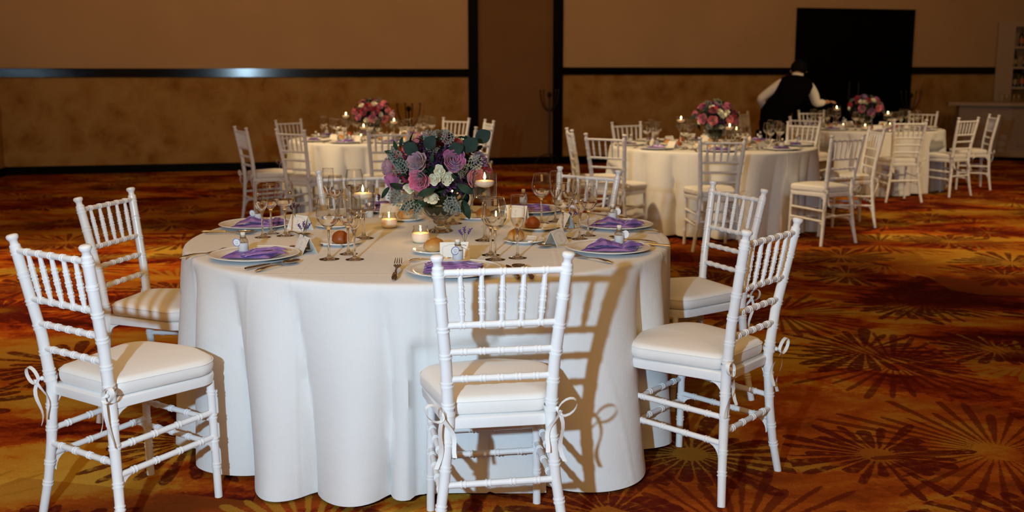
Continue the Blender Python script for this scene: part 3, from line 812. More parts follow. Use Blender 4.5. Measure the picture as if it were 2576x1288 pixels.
# cutlery: along +y, handle end at -y
def cut_proto(kind):
    L = {'fork': .20, 'dinner_knife': .215, 'spoon': .20, 'dessert_spoon': .15}[kind]
    t = thing(kind, 'x', 'cutlery'); mb = MB(); h = L / 2
    def zz(u): return .004 + .006 * sin(pi * u) * .8
    if kind == 'dinner_knife':
        mb.tube([(0, -h + L * i / 10 * .45, .006) for i in range(11)], [.004, .0062, .0062, .0058, .0056, .0056, .0058, .006, .006, .0055, .005], 8, flat=.6); build(mb, 'handle', M['steel'], t)
        mb = MB(); out = [(-.004, -h + .45 * L), (.005, -h + .45 * L), (.0085, -h + .55 * L), (.0095, h - .03), (.006, h - .008), (0, h), (-.004, h - .02)]
        mb.prism(out, .0045, .0062); build(mb, 'blade', M['steel'], t, smooth=False); return Proto(t)
    hl = .62 if kind != 'fork' else .60
    mb.tube([(0, -h + L * hl * i / 10, zz(i / 10)) for i in range(11)], [.0030, .0072, .0075, .0066, .0055, .0045, .0038, .0032, .0030, .0032, .0040], 8, flat=.35)
    build(mb, 'handle', M['steel'], t); mb = MB()
    if kind == 'fork':
        y0 = -h + L * hl
        base = [(-.0035, y0 - .004), (.0035, y0 - .004), (.0105, y0 + .018), (.0112, y0 + .034), (-.0112, y0 + .034), (-.0105, y0 + .018)]
        mb.prism(base, .0035, .0050)
        for k in range(4):
            x = -.0095 + k * .0063; mb.tube([(x, y0 + .033, .0042), (x, y0 + .05, .0045), (x * .96, y0 + .064, .0070), (x * .92, h, .0105)], [.0017, .0016, .0014, .0006], 6)
        build(mb, 'fork_head', M['steel'], t)
    else:
        y0 = -h + L * hl; Lb = h - y0; n = 20; vs, fs = [], []
        for lay, off in ((0, 0), (1, .0011)):
            for j in range(7):
                k = 1 - j / 6
                for i in range(n):
                    a = 2 * pi * i / n; x = .0205 * k * sin(a) * (1 - .12 * cos(a)); y = y0 + Lb / 2 - cos(a) * Lb / 2 * k
                    vs.append((x, y, .0095 - .0075 * (1 - k * k) + off))
        for lay in (0, 1):
            b0 = lay * 7 * n
            for j in range(6):
                for i in range(n): fs.append((b0 + j * n + i, b0 + j * n + (i + 1) % n, b0 + (j + 1) * n + (i + 1) % n, b0 + (j + 1) * n + i))
        for i in range(n): fs.append((i, 7 * n + i, 7 * n + (i + 1) % n, (i + 1) % n))
        mb.add(vs, fs); build(mb, 'spoon_bowl', M['steel'], t, ang=60)
    return Proto(t)
CU = {k: cut_proto(k) for k in ('fork', 'dinner_knife', 'spoon', 'dessert_spoon')}
def butter_proto():
    t = thing('butter_pat', 'x', 'butter'); mb = MB(); mb.box((-.014, -.010, 0), (.014, .010, .008)); build(mb, 'foil_wrap', M['butter'], t, smooth=False)
    mb = MB(); mb.box((-.0145, -.004, .0081), (.0145, .004, .0085)); build(mb, 'wrap_fold', M['china'], t, smooth=False); return Proto(t)
BU = butter_proto()
# flame
def flame_mb(z, s=1.0, x=0, y=0):
    mb = MB(); mb.lathe([(.0004 * s, z), (.0030 * s, z + .004 * s), (.0040 * s, z + .009 * s), (.0032 * s, z + .016 * s), (.0016 * s, z + .023 * s), (.0003 * s, z + .028 * s)], 10, Matrix.Translation((x, y, 0))); return mb
def votive_proto():
    t = thing('votive_candle', 'x', 'candle')
    lathe_obj([(.0348, .034), (.0342, .040), (.031, .048), (.0275, .056), (.0285, .063), (.0292, .0645), (.0278, .0645), (.0262, .056), (.0298, .048), (.0332, .040), (.0338, .034)], 'glass_cup', M['thin'], t, 36)
    lathe_obj([(0, 0), (.022, 0), (.029, .004), (.0325, .009), (.0348, .020), (.0350, .030), (.0345, .037), (.031, .0385), (.005, .038), (0, .0375)], 'wax', M['wax'], t, 36)
    lathe_obj([(.0285, -.0), (.0305, .0035), (.0310, .007)], 'cup_base', M['thin'], t, 36)
    mb = MB(); mb.tube([(0, 0, .038), (0, 0, .046)], .0007, 6); build(mb, 'wick', M['wick'], t)
    build(flame_mb(.043, .85), 'flame', M['flame'], t); return Proto(t)
VO = votive_proto()
def holder_proto(H_):
    t = thing('floating_candle_glass', 'x', 'candle'); z0 = H_ - .100
    lathe_obj([(0, 0), (.040, 0), (.040, .0015), (.022, .006), (.009, .014), (.0058, .026), (.0050, z0 * .6), (.0062, z0 - .014), (.011, z0 - .006), (.016, z0 - .0015), (0, z0 - .0012)], 'glass_stem', M['glass'], t, 32)
    lathe_obj([(0, z0), (.030, z0), (.0455, z0 + .001), (.048, z0 + .006), (.048, H_ - .001), (.0475, H_), (.0465, H_ - .001), (.0465, z0 + .0545)], 'glass_cylinder', M['thin'], t, 40)
    lathe_obj([(0, z0 + .003), (.043, z0 + .0045), (.0465, z0 + .007), (.0465, z0 + .054), (.038, z0 + .054)], 'water', M['water'], t, 36)
    wx = [(0, z0 + .044), (.016, z0 + .044), (.031, z0 + .049), (.0375, z0 + .058), (.0378, z0 + .067), (.033, z0 + .070), (.012, z0 + .0705), (0, z0 + .069)]
    lathe_obj(wx, 'floating_wax', M['wax'], t, 32)
    mb = MB(); mb.tube([(0, 0, z0 + .069), (0, 0, z0 + .077)], .0008, 6); build(mb, 'wick', M['wick'], t)
    build(flame_mb(z0 + .073, 1.05), 'flame', M['flame'], t); return Proto(t)
HO = {k: holder_proto(v) for k, v in (('tall', .270), ('mid', .215), ('low', .165))}
def candle_light(x, y, z, p=.24):
    l = bpy.data.lights.new('candle_glow', 'POINT'); l.energy = p; l.color = (1, .55, .18); l.shadow_soft_size = .006
    o = bpy.data.objects.new('candle_glow', l); C.objects.link(o); o.location = (x, y, z)

# ------------------------------------------------------------------ flowers
def rose_mesh(name, mat, R, n, seed, openness=1.0):
    r = random.Random(seed); mb = MB(); nu, nv = 7, 6
    for i in range(n):
        t = i / (n - 1); phi = i * 2.39996 + r.uniform(-.15, .15)
        rr = R * (.10 + .90 * t ** .85) * r.uniform(.94, 1.06); w = lerp(1.6, .86, t); h = R * lerp(1.02, .92, t ** 1.5)
        tilt = t * openness; zc = -R * .26 * t ** 1.3
        vs = []
        for j in range(nv + 1):
            v = j / nv
            for k in range(nu + 1):
                u = k / nu * 2 - 1; ww = w * (sin(pi * min(1, .18 + v * .75)) ** .6) * (1 - .12 * v)
                a = phi + u * ww
                rad = rr * (.34 + .62 * sin(v * pi / 2) ** (1.25 - .6 * t)) - abs(u) ** 2.5 * rr * .05
                z = zc + h * (v ** 1.15) * (1 - .13 * u * u * abs(u))
                cur = max(0, v - .72) / .28
                rad += cur * cur * R * .17 * tilt; z -= cur * cur * R * .10 * tilt
                rad += .012 * R * sin(u * 4 + i) * v
                vs.append((rad * cos(a), rad * sin(a), z - .35 * R))
        w_ = nu + 1; fs = [(j * w_ + k, j * w_ + k + 1, (j + 1) * w_ + k + 1, (j + 1) * w_ + k) for j in range(nv) for k in range(nu)]
        mb.add(vs, fs)
    mb.lathe([(.001, -R * .75), (R * .40, -R * .62), (R * .55, -R * .35), (R * .3, -R * .05), (.001, .02 * R)], 12)
    return mb.mesh(name, mat, True, 180)
ROSE = {}
for nm, mt in (('mauve', 'rose_mauve'), ('purple', 'rose_purple'), ('pink', 'rose_pink'), ('coral', 'rose_coral'), ('lilac', 'rose_lilac'), ('red', 'rose_red')):
    ROSE[nm] = rose_mesh('rose_' + nm, M[mt], .047, 28, hash(nm) % 1 + len(nm))
ROSE['white'] = rose_mesh('rose_white', M['rose_white'], .0255, 20, 5, .7)
ROSE['redbud'] = rose_mesh('rose_redbud', M['rose_red'], .020, 16, 6, .4)
def oval_leaf(L, Wd, mat, name):
    mb = MB(); n = 10; vs, fs = [], []
    for i in range(n + 1):
        t = i / n; w = Wd * sin(pi * min(max(t, .02), .985)) ** .7; z = .10 * L * sin(pi * t)
        vs += [(-w / 2, L * t, z + .06 * Wd), (0, L * t, z), (w / 2, L * t, z + .06 * Wd)]
    for i in range(n):
        a = i * 3; fs += [(a, a + 1, a + 4, a + 3), (a + 1, a + 2, a + 5, a + 4)]
    mb.add(vs, fs); mb.tube([(0, -L * .25, 0), (0, 0, 0), (0, L * .5, .10 * L), (0, L * .95, .02 * L)], [.0012, .0011, .0007, .0003], 5)
    return mb.mesh(name, mat, True, 180)
def miller_leaf(L, name):
    mb = MB()
    def bar(a, b, w0, w1, lift=0):
        w0 *= .72; w1 *= .72
        a, b = Vector(a), Vector(b); d = (b - a).normalized(); nrm = Vector((-d.y, d.x, 0))
        m = a.lerp(b, .6); mid = m + Vector((0, 0, .002))
        mb.add([a - nrm * w0 / 2, a + nrm * w0 / 2, mid + nrm * w1 * .65, mid - nrm * w1 * .65, b + nrm * w1 * .4, b - nrm * w1 * .4], [(0, 1, 2, 3), (3, 2, 4, 5)])
    prev = Vector((0, 0, 0))
    for k in range(6):
        t = (k + 1) / 6; p = Vector((.006 * sin(k), L * t, L * .16 * sin(pi * t)))
        bar(prev, p, .0042, .0036)
        if k < 5:
            for s in (-1, 1):
                ln = L * .40 * sin(pi * (.25 + .6 * t)); q = p + Vector((s * ln * .8, ln * .55, .004))
                bar(p, q, .0034, .0042)
                for (dx, dy) in ((.45, .9), (1.0, .15), (.9, .65)):
                    q2 = q + Vector((s * ln * .36 * dx, ln * .40 * dy, .001)); bar(q, q2, .0036, .0050)
                m_ = p.lerp(q, .55); bar(m_, m_ + Vector((s * ln * .10, ln * .40, .002)), .003, .0045); bar(m_, m_ + Vector((s * ln * .32, -ln * .10, .001)), .003, .004)
        else:
            for dx in (-.5, 0, .5): bar(p, p + Vector((dx * L * .2, L * .14, 0)), .0034, .005)
        prev = p
    return mb.mesh(name, M['silver'], True, 180)
LEAF = {'euca': oval_leaf(.055, .046, M['euca'], 'eucalyptus_leaf'), 'green': oval_leaf(.045, .015, M['leaf_green'], 'green_leaf'),
        'big': oval_leaf(.085, .036, M['leaf_green'], 'big_leaf'), 'miller': miller_leaf(.080, 'dusty_miller_leaf')}
def orient(o, p, nrm, roll):
    q = Vector(nrm).normalized().to_track_quat('Z', 'Y'); o.rotation_mode = 'QUATERNION'
    from mathutils import Quaternion
    o.rotation_quaternion = q @ Quaternion((0, 0, 1), roll); o.location = p
BR = (.195, .175, .135)     # half sizes of the dome of flowers
def bouquet(x, y, z, label, heads, seed, dense, group, k=1.0, extra=()):
    """heads: (kind, px, pz[, scale]) seen from the front; the rest of the dome is filled at random"""
    r = random.Random(seed)
    t = thing('flower_arrangement', label, 'flowers', (x, y, z), 0, group); t.scale = (k, k, k)
    cz = .105
    mb = MB(); n = 26; vs, fs = [], []
    for j in range(15):
        ph = pi * j / 14
        for i in range(n):
            a = 2 * pi * i / n; d = Vector((sin(ph) * cos(a), sin(ph) * sin(a), cos(ph))); q = .80 + .12 * noise.noise(d * 5 + Vector((seed, 0, 0)))
            vs.append((d.x * BR[0] * q, d.y * BR[1] * q, cz + d.z * BR[2] * q * (.95 if d.z > 0 else .75)))
    for j in range(14):
        for i in range(n): fs.append((j * n + i, j * n + (i + 1) % n, (j + 1) * n + (i + 1) % n, (j + 1) * n + i))
    mb.add(vs, fs); build(mb, 'moss_core', M['moss'], t)
    placed = []
    def put(kind, px, pz, py=None, s=1, depth=1.0):
        X, Z = px, pz - 0
        if py is None:
            q = 1 - (X / BR[0]) ** 2 - (Z / BR[2]) ** 2
            py = -BR[1] * sqrt(max(q, 0.0))
        nr = Vector((X / BR[0] ** 2, py / BR[1] ** 2, Z / BR[2] ** 2)).normalized()
        o = link('white_spray_rose' if kind == 'white' else ('red_spray_rose' if kind == 'redbud' else 'rose'), ROSE[kind], t)
        lab = {'mauve': 'dusty mauve rose', 'purple': 'orchid purple rose', 'pink': 'pink rose', 'coral': 'coral pink rose', 'lilac': 'lilac rose', 'red': 'deep red rose'}.get(kind)
        if lab: o['label'] = lab
        orient(o, Vector((X, py, Z + cz)) * 1.0 + nr * .004 * depth, nr + Vector((r.uniform(-.12, .12), r.uniform(-.1, .1), r.uniform(-.1, .1))), r.uniform(0, 6)); o.scale = (s, s, s)
        placed.append((Vector((X, py, Z)), (.045 if kind not in ('white', 'redbud') else .023) * s))
    for hd in heads: put(*hd[:3], s=hd[3] if len(hd) > 3 else 1)
    kinds = ['pink', 'purple', 'mauve', 'red', 'coral', 'white', 'white', 'redbud', 'lilac']
    tries = 0
    while tries < 60:
        tries += 1; a = r.uniform(.15, pi - .15) if heads else r.uniform(0, 2 * pi); el = r.uniform(-.2, 1.35)
        p = Vector((BR[0] * cos(a) * cos(el), BR[1] * sin(a) * cos(el), BR[2] * sin(el))); kd = r.choice(kinds); rad = .045 if kd not in ('white', 'redbud') else .023
        if all((p - q).length > (rad + w) * .92 for q, w in placed): put(kd, p.x, p.z, p.y)
    def scatter(kind, num, name, s0=.8, s1=1.2, lift=.012, lo=-.5, hi=1.4, lean=.8):
        for _ in range(num):
            a = r.uniform(0, 2 * pi); el = r.uniform(lo, hi)
            d = Vector((cos(a) * cos(el), sin(a) * cos(el), sin(el))); p = Vector((BR[0] * d.x, BR[1] * d.y, BR[2] * d.z))
            if sum((p - q).length < w * .85 for q, w in placed): 
                continue
            o = link(name, LEAF[kind], t); tang = d.cross(Vector((r.uniform(-1, 1), r.uniform(-1, 1), r.uniform(-1, 1)))).normalized()
            yv = (tang + d * lean * r.uniform(.3, 1.2)).normalized(); zv = (d - yv * d.dot(yv)).normalized(); xv = yv.cross(zv)
            o.rotation_mode = 'QUATERNION'; o.rotation_quaternion = Matrix((xv, yv, zv)).transposed().to_quaternion()
            s = r.uniform(s0, s1); o.scale = (s, s, s); o.location = p * .93 + d * lift + Vector((0, 0, cz))
    scatter('miller', int(11 * dense), 'silver_leaf', .65, 1.0, .010, -.7, .5, .45); scatter('miller', int(9 * dense), 'silver_leaf', .6, .9, .008, .5, 1.4, .6)
    scatter('euca', int(14 * dense), 'eucalyptus_leaf', .7, 1.1, .010, 0, 1.4, 1.0)
    scatter('green', int(60 * dense), 'green_leaf', .7, 1.2, .010, -.6, 1.4, .8)
    scatter('big', int(8 * dense), 'drooping_leaf', .8, 1.1, -.01, -.9, -.3, .5)
    for kind, nm_, px, pz, ang_, sc_, out_ in extra:      # leaves picked out singly: seat on the dome, direction in the front plane, scale, lean out
        q = 1 - (px / BR[0]) ** 2 - (pz / BR[2]) ** 2; py = -BR[1] * sqrt(max(q, 0))
        d = Vector((px / BR[0], py / BR[1], pz / BR[2])).normalized(); a = radians(ang_)
        yv = (Vector((cos(a), -out_, sin(a)))).normalized(); zv = (Vector((0, -1, .15)) + d * .5); zv = (zv - yv * zv.dot(yv)).normalized(); xv = yv.cross(zv)
        o = link(nm_, LEAF[kind], t); o.rotation_mode = 'QUATERNION'; o.rotation_quaternion = Matrix((xv, yv, zv)).transposed().to_quaternion()
        o.scale = (sc_,) * 3; o.location = Vector((px, py, pz)) + d * .012 + Vector((0, 0, cz))
    # plum filler florets, one loose mass
    mb = MB()
    for _ in range(int(1100 * dense)):
        c0 = r.choice([(.04, -.02), (.11, -.045), (-.02, .08), (-.1, .085), (.15, -.02), (.02, .06), (-.03, -.03)]) if r.random() < .6 else (r.uniform(-.17, .17), r.uniform(-.07, .11))
        X = c0[0] + r.gauss(0, .022); Z = c0[1] + r.gauss(0, .018); q = 1 - (X / BR[0]) ** 2 - (Z / BR[2]) ** 2
        if q < 0: continue
        if any(hypot(X - w_[0].x, Z - w_[0].z) < w_[1] * .98 and w_[0].y < .02 for w_ in placed): continue
        sg = -1 if r.random() < .7 else 1; p = Vector((X, sg * BR[1] * sqrt(q), Z)); d = Vector((p.x / BR[0], p.y / BR[1], p.z / BR[2])).normalized()
        e = (d + Vector((r.uniform(-.8, .8), r.uniform(-.8, .8), r.uniform(-.8, .8)))).normalized(); b0 = p * .97 + Vector((0, 0, cz)); sd = e.cross(d + Vector((.1, .2, .3))).normalized() * .0052
        b1 = b0 + e * r.uniform(.014, .028); mb.add([b0, b0.lerp(b1, .6) + sd, b1, b0.lerp(b1, .6) - sd], [(0, 1, 2, 3)])
    o = build(mb, 'filler_blossom', M['filler'], t, ang=180); o['kind'] = 'stuff'
    # stems gathered in the vase below
    mb = MB()
    for i in range(16):
        a = i * 2.4; mb.tube([(.075 * cos(a), .075 * sin(a), .03), (.055 * cos(a + .4), .055 * sin(a + .4), -.015), (.022 * cos(a + .8), .022 * sin(a + .8), -.048)], .0042, 6)
    build(mb, 'stem_bundle', M['leaf_green'], t)
    mb = MB()
    for i in range(11):
        a = i * .571; mb.lathe([(.001, -.075), (.012, -.066), (.0185, -.045), (.0185, -.02), (.014, .006), (.001, .016)], 8, Matrix.Translation((.050 * cos(a), .050 * sin(a), 0)))
    build(mb, 'vase_leaf', M['leaf_green'], t)
    return t
def vase_proto():
    t = thing('footed_glass_vase', 'x', 'vase')
    fl_ = lambda r, z, a: r * (1 + (.045 if .045 < z < .125 else 0) * abs(sin(a * 8)) * (1 if r > .02 else 0))
    prof = [(0, 0), (.050, 0), (.052, .003), (.047, .008), (.034, .012), (.026, .017), (.024, .021), (.017, .026), (.016, .032), (.026, .038), (.030, .045), (.028, .050), (.040, .060), (.066, .078), (.082, .098), (.086, .112), (.082, .128), (.072, .143), (.070, .150), (.076, .158), (.0745, .159), (.068, .151), (.069, .142), (.078, .127), (.081, .111), (.077, .099), (.060, .080), (.032, .064), (.010, .060), (0, .060)]
    lathe_obj(prof, 'vase_glass', M['vase_glass'], t, 64, fn=fl_)
    return Proto(t)
VA = vase_proto()

# ------------------------------------------------------------------ big front table
cxA, cyA, RA = TA
SN = {1: 'front left setting of the big table', 2: 'rear left setting of the big table', 3: 'front centre setting of the big table', 4: 'front right setting of the big table',
      5: 'rear right setting of the big table', 6: 'far right setting of the big table', 7: 'far left setting of the big table'}
ANG = {1: -139, 2: 165, 3: -80, 4: -28, 5: 15, 6: 60, 7: 110}
GA = 'on the big front table'
plates = {1: (-.926, 3.529), 2: (-1.107, 4.27), 3: (-.193, 3.250), 4: (.360, 3.673), 5: (.450, 4.257), 6: (.090, 4.755), 7: (-.60, 4.79)}
bpl = {1: (-.666, 3.817), 2: (-.770, 4.27), 3: (-.289, 3.638), 4: (.047, 3.864), 5: (.109, 4.197), 6: (-.16, 4.512), 7: (-.48, 4.473)}
nk = {1: (0, 0, 8), 2: (2, .01, 18), 3: (1, 0, -2), 4: (2, .01, 5), 5: (2, 0, -6), 6: (1, 0, 5), 7: (0, 0, 180)}
for s, (x, y) in plates.items():
    PL.place((x, y, ZT), 0, 'white dinner plate under a napkin, ' + SN[s], 'dinner plates ' + GA)
    k, o_, rz = nk[s]
    how = ('with pleats along one edge', 'stacked in straight pleats', 'with a rolled corner')[k]
    NK[k].place((x + o_, y, ZT + .0115), radians(rz), f'purple satin napkin {how}, {SN[s]}', 'satin napkins ' + GA)
bot = {1: (-.965, 3.525, .014), 2: (-1.10, 4.27, .016), 3: (-.182, 3.295, .026), 4: (.400, 3.668, .018), 5: (.435, 4.262, .022), 6: (.055, 4.77, .028), 7: (-.662, 4.578, -.0125)}
for s, (x, y, dz) in bot.items():
    rz = {1: -20, 2: -30, 3: 15, 4: 130, 5: 150, 6: 60, 7: 0}[s]
    BO.place((x, y, ZT + .0125 + dz), radians(rz), 'small corked bottle of white salt, ' + SN[s], 'favour bottles ' + GA, 1.12)
cards = {1: (-.768, 3.644, -150), 2: (-.904, 4.198, -128), 3: (-.205, 3.505, -84), 4: (.172, 3.800, -28), 5: (.235, 4.27, -165), 6: (.02, 4.52, -110), 7: (-.560, 4.588, -100)}
for s, (x, y, a) in cards.items():
    CA.place((x, y, ZT), radians(a + 90), 'ivory tent card with ornate printed border, ' + SN[s], 'place cards ' + GA)
for s, (dx, dy, dz, rz) in {1: (-.005, .0, .058, 0), 2: (-.02, .01, .055, 50), 3: (.038, .004, .058, 20), 5: (.02, -.02, .045, 200), 7: (-.05, 0, .050, 90)}.items():
    x, y, _ = cards[s]; o = SP.place((x + dx, y + dy, ZT + dz), radians(rz), 'lavender sprig over the place card, ' + SN[s], 'lavender sprigs ' + GA)
    o.rotation_euler.x = radians(-14 if s != 5 else -60)
for s, (x, y) in bpl.items():
    BP.place((x, y, ZT), 0, 'small white bread plate, ' + SN[s], 'bread plates ' + GA)
    pr, nm = (RD, 'dark round bun') if s in (1, 5) else (RO, 'golden bread roll')
    dx, dy = {1: (0, .0), 2: (.02, .0), 3: (0, .005), 4: (-.032, .02), 5: (-.022, .01), 6: (.03, .0), 7: (0, 0)}[s]
    pr.place((x + dx, y + dy, ZT + .004), radians(20 * s), nm + ' on its small plate, ' + SN[s], 'bread rolls ' + GA, 1.0 if s not in (3, 7) else 1.08)
for s, (dx, dy) in {4: (.030, -.030), 1: (-.045, -.035), 5: (.035, -.02)}.items():
    BU.place((bpl[s][0] + dx, bpl[s][1] + dy, ZT + .0050), radians(15 + 40 * s), 'wrapped butter pat on the bread plate, ' + SN[s], 'butter pats ' + GA)
gl = {1: [(-.654, 3.505), (-.602, 3.610), (-.562, 3.500)], 2: [(-.930, 4.035), (-1.000, 4.088), (-1.012, 3.992)], 3: [(-.060, 3.497), (-.078, 3.588), (.020, 3.529)],
      4: [(.205, 3.978), (.312, 4.035), (.272, 3.948)], 5: [(.130, 4.380), (.255, 4.375), (.195, 4.430)], 6: [(-.252, 4.628), (-.195, 4.720), (-.13, 4.655)], 7: [(-.725, 4.56), (-.795, 4.46), (-.845, 4.56)]}
for s, l3 in gl.items():
    for (x, y), pr, nm in zip(l3, (WG, WS, FL), ('tall empty wine glass', 'smaller empty wine glass', 'slim champagne flute')):
        pr.place((x, y, ZT), random.uniform(0, 6), f'{nm}, {SN[s]}', 'glasses ' + GA)
def cutl(kind, hx, hy, tx, ty, label, group, z=ZT, tilt=0):
    L = {'fork': .20, 'dinner_knife': .215, 'spoon': .20, 'dessert_spoon': .15}[kind]
    a = atan2(ty - hy, tx - hx); mx, my = hx + cos(a) * L / 2, hy + sin(a) * L / 2
    o = CU[kind].place((mx, my, z + sin(tilt) * L / 2), a - pi / 2, label, group, (1.22, 1.06, 1.25)); 
    if tilt: o.rotation_euler = (tilt, 0, a - pi / 2)
GC = 'cutlery ' + GA
cuts = [('spoon', -.853, 3.263, -.742, 3.458, 1), ('dinner_knife', -.895, 3.300, -.765, 3.475, 1), ('fork', -1.185, 3.50, -1.05, 3.70, 1), ('dessert_spoon', -.845, 3.745, -.717, 3.602, 1),
        ('spoon', -1.270, 4.075, -1.085, 4.075, 2), ('dinner_knife', -1.290, 4.105, -1.10, 4.110, 2), ('fork', -1.19, 4.475, -1.01, 4.45, 2), ('dessert_spoon', -.93, 4.10, -.86, 4.02, 2),
        ('fork', -.378, 3.125, -.385, 3.33, 3), ('dinner_knife', .022, 3.145, -.018, 3.347, 3), ('spoon', .066, 3.155, .020, 3.34, 3), ('dessert_spoon', -.36, 3.455, -.27, 3.45, 3),
        ('fork', .345, 3.412, .200, 3.585, 4), ('dinner_knife', .600, 3.745, .450, 3.845, 4), ('spoon', .560, 3.83, .42, 3.93, 4), ('dessert_spoon', .250, 3.745, .117, 3.748, 4),
        ('fork', .610, 4.09, .424, 4.150, 5), ('dinner_knife', .52, 4.50, .33, 4.43, 5), ('dessert_spoon', .33, 4.19, .24, 4.16, 5),
        ('fork', .27, 4.63, .20, 4.45, 6), ('dinner_knife', -.06, 4.85, -.10, 4.68, 6), ('fork', -.42, 4.88, -.38, 4.69, 7), ('dinner_knife', -.80, 4.80, -.74, 4.62, 7)]
for k, hx, hy, tx, ty, s in cuts:
    nm = {'fork': 'steel dinner fork', 'dinner_knife': 'steel table knife', 'spoon': 'steel tablespoon', 'dessert_spoon': 'small steel dessert spoon'}[k]
    cutl(k, hx, hy, tx, ty, nm + ', ' + SN[s], GC, tilt=radians(7) if (k == 'fork' and s == 3) else 0)
VA.place((-.303, 4.143, ZT), 0, 'footed fluted glass vase full of green stems on the big table', 'footed glass vases')
rs = lambda px, py: ((px - 1103) / 603, (420 - py) / 603)
heads = [('mauve', *rs(1057, 391), 1.0), ('purple', *rs(1144, 387), 1.05), ('pink', *rs(1063, 432), 1.0), ('purple', *rs(984, 441), .95), ('coral', *rs(1192, 427), .92), ('lilac', *rs(1204, 389), .8),
         ('white', *rs(1111, 409), .95), ('white', *rs(1099, 428), 1.0), ('white', *rs(1128, 427), 1.1), ('white', *rs(1037, 453), 1.0), ('white', *rs(1091, 477), 1.25), ('mauve', *rs(974, 408), .8),
         ('red', *rs(1145, 349), .7), ('redbud', *rs(1218, 408), 1.3), ('redbud', *rs(1226, 420), 1.0), ('redbud', *rs(997, 406), .8), ('white', *rs(1156, 367), .8)]
bouquet(-.303, 4.143, ZT + .150, 'domed bouquet of purple, pink and white roses on the big table', heads, 3, 1.55, 'rose bouquets', extra=[(k_, n_, *rs(px_, py_), a_, s_, o_) for k_, n_, px_, py_, a_, s_, o_ in (
    ('miller', 'silver_leaf', 1035, 420, 120, .8, .1), ('miller', 'silver_leaf', 1022, 462, 215, .8, .3), ('miller', 'silver_leaf', 1050, 465, 225, 1.0, .3), ('miller', 'silver_leaf', 1060, 478, 245, .95, .3),
    ('miller', 'silver_leaf', 1125, 465, 300, .9, .3), ('miller', 'silver_leaf', 1140, 470, 275, .85, .3), ('miller', 'silver_leaf', 1170, 400, 20, .8, .1), ('miller', 'silver_leaf', 1090, 360, 100, .8, .0), ('miller', 'silver_leaf', 1120, 358, 70, .75, .0),
    ('miller', 'silver_leaf', 1020, 400, 120, .8, .1), ('euca', 'eucalyptus_leaf', 1035, 398, 170, 1.05, .2), ('euca', 'eucalyptus_leaf', 1080, 365, 60, 1.2, .2), ('euca', 'eucalyptus_leaf', 1060, 372, 150, 1.2, .1), ('euca', 'eucalyptus_leaf', 1130, 370, 20, 1.2, .1),
    ('euca', 'eucalyptus_leaf', 1165, 370, 45, 1.35, .0), ('euca', 'eucalyptus_leaf', 1190, 352, 35, 1.35, -.1), ('big', 'drooping_leaf', 1060, 480, 205, 1.0, .2), ('big', 'drooping_leaf', 1080, 485, 190, 1.0, .2), ('big', 'drooping_leaf', 1160, 480, 290, 1.0, .2), ('big', 'drooping_leaf', 1130, 478, 320, .9, .2),
    ('big', 'drooping_leaf', 1100, 450, 200, .9, .1), ('big', 'drooping_leaf', 1150, 440, 330, .9, .1), ('green', 'green_leaf', 1010, 375, 110, 1.2, 0), ('green', 'green_leaf', 1005, 385, 150, 1.2, 0), ('green', 'green_leaf', 1012, 368, 80, 1.1, 0), ('green', 'green_leaf', 1000, 378, 170, 1.0, 0), ('green', 'green_leaf', 985, 455, 235, 1.4, 0))])
HO['tall'].place((-.108, 3.916, ZT), 0, 'tallest stemmed glass with a floating candle, right of the big bouquet', 'floating candles ' + GA)
HO['mid'].place((-.598, 3.966, ZT), 0, 'middle-height stemmed glass with a floating candle, left of the big bouquet', 'floating candles ' + GA)
HO['low'].place((-.262, 4.372, ZT), 0, 'low stemmed glass with a floating candle hidden behind the big bouquet', 'floating candles ' + GA)
VO.place((-.531, 4.255, ZT), 0, 'round glass votive candle beside the far roll of the big table', 'votives ' + GA)
VO.place((-.360, 3.868, ZT), 0, 'round glass votive candle before the foot of the big vase', 'votives ' + GA)
VO.place((-.070, 4.290, ZT), 0, 'round glass votive candle glowing behind the tall wine glasses', 'votives ' + GA)
for x, y, z in ((-.108, 3.916, ZT + .262), (-.598, 3.966, ZT + .207), (-.262, 4.372, ZT + .155), (-.531, 4.255, ZT + .075), (-.36, 3.868, ZT + .075), (-.07, 4.29, ZT + .075)): candle_light(x, y, z)

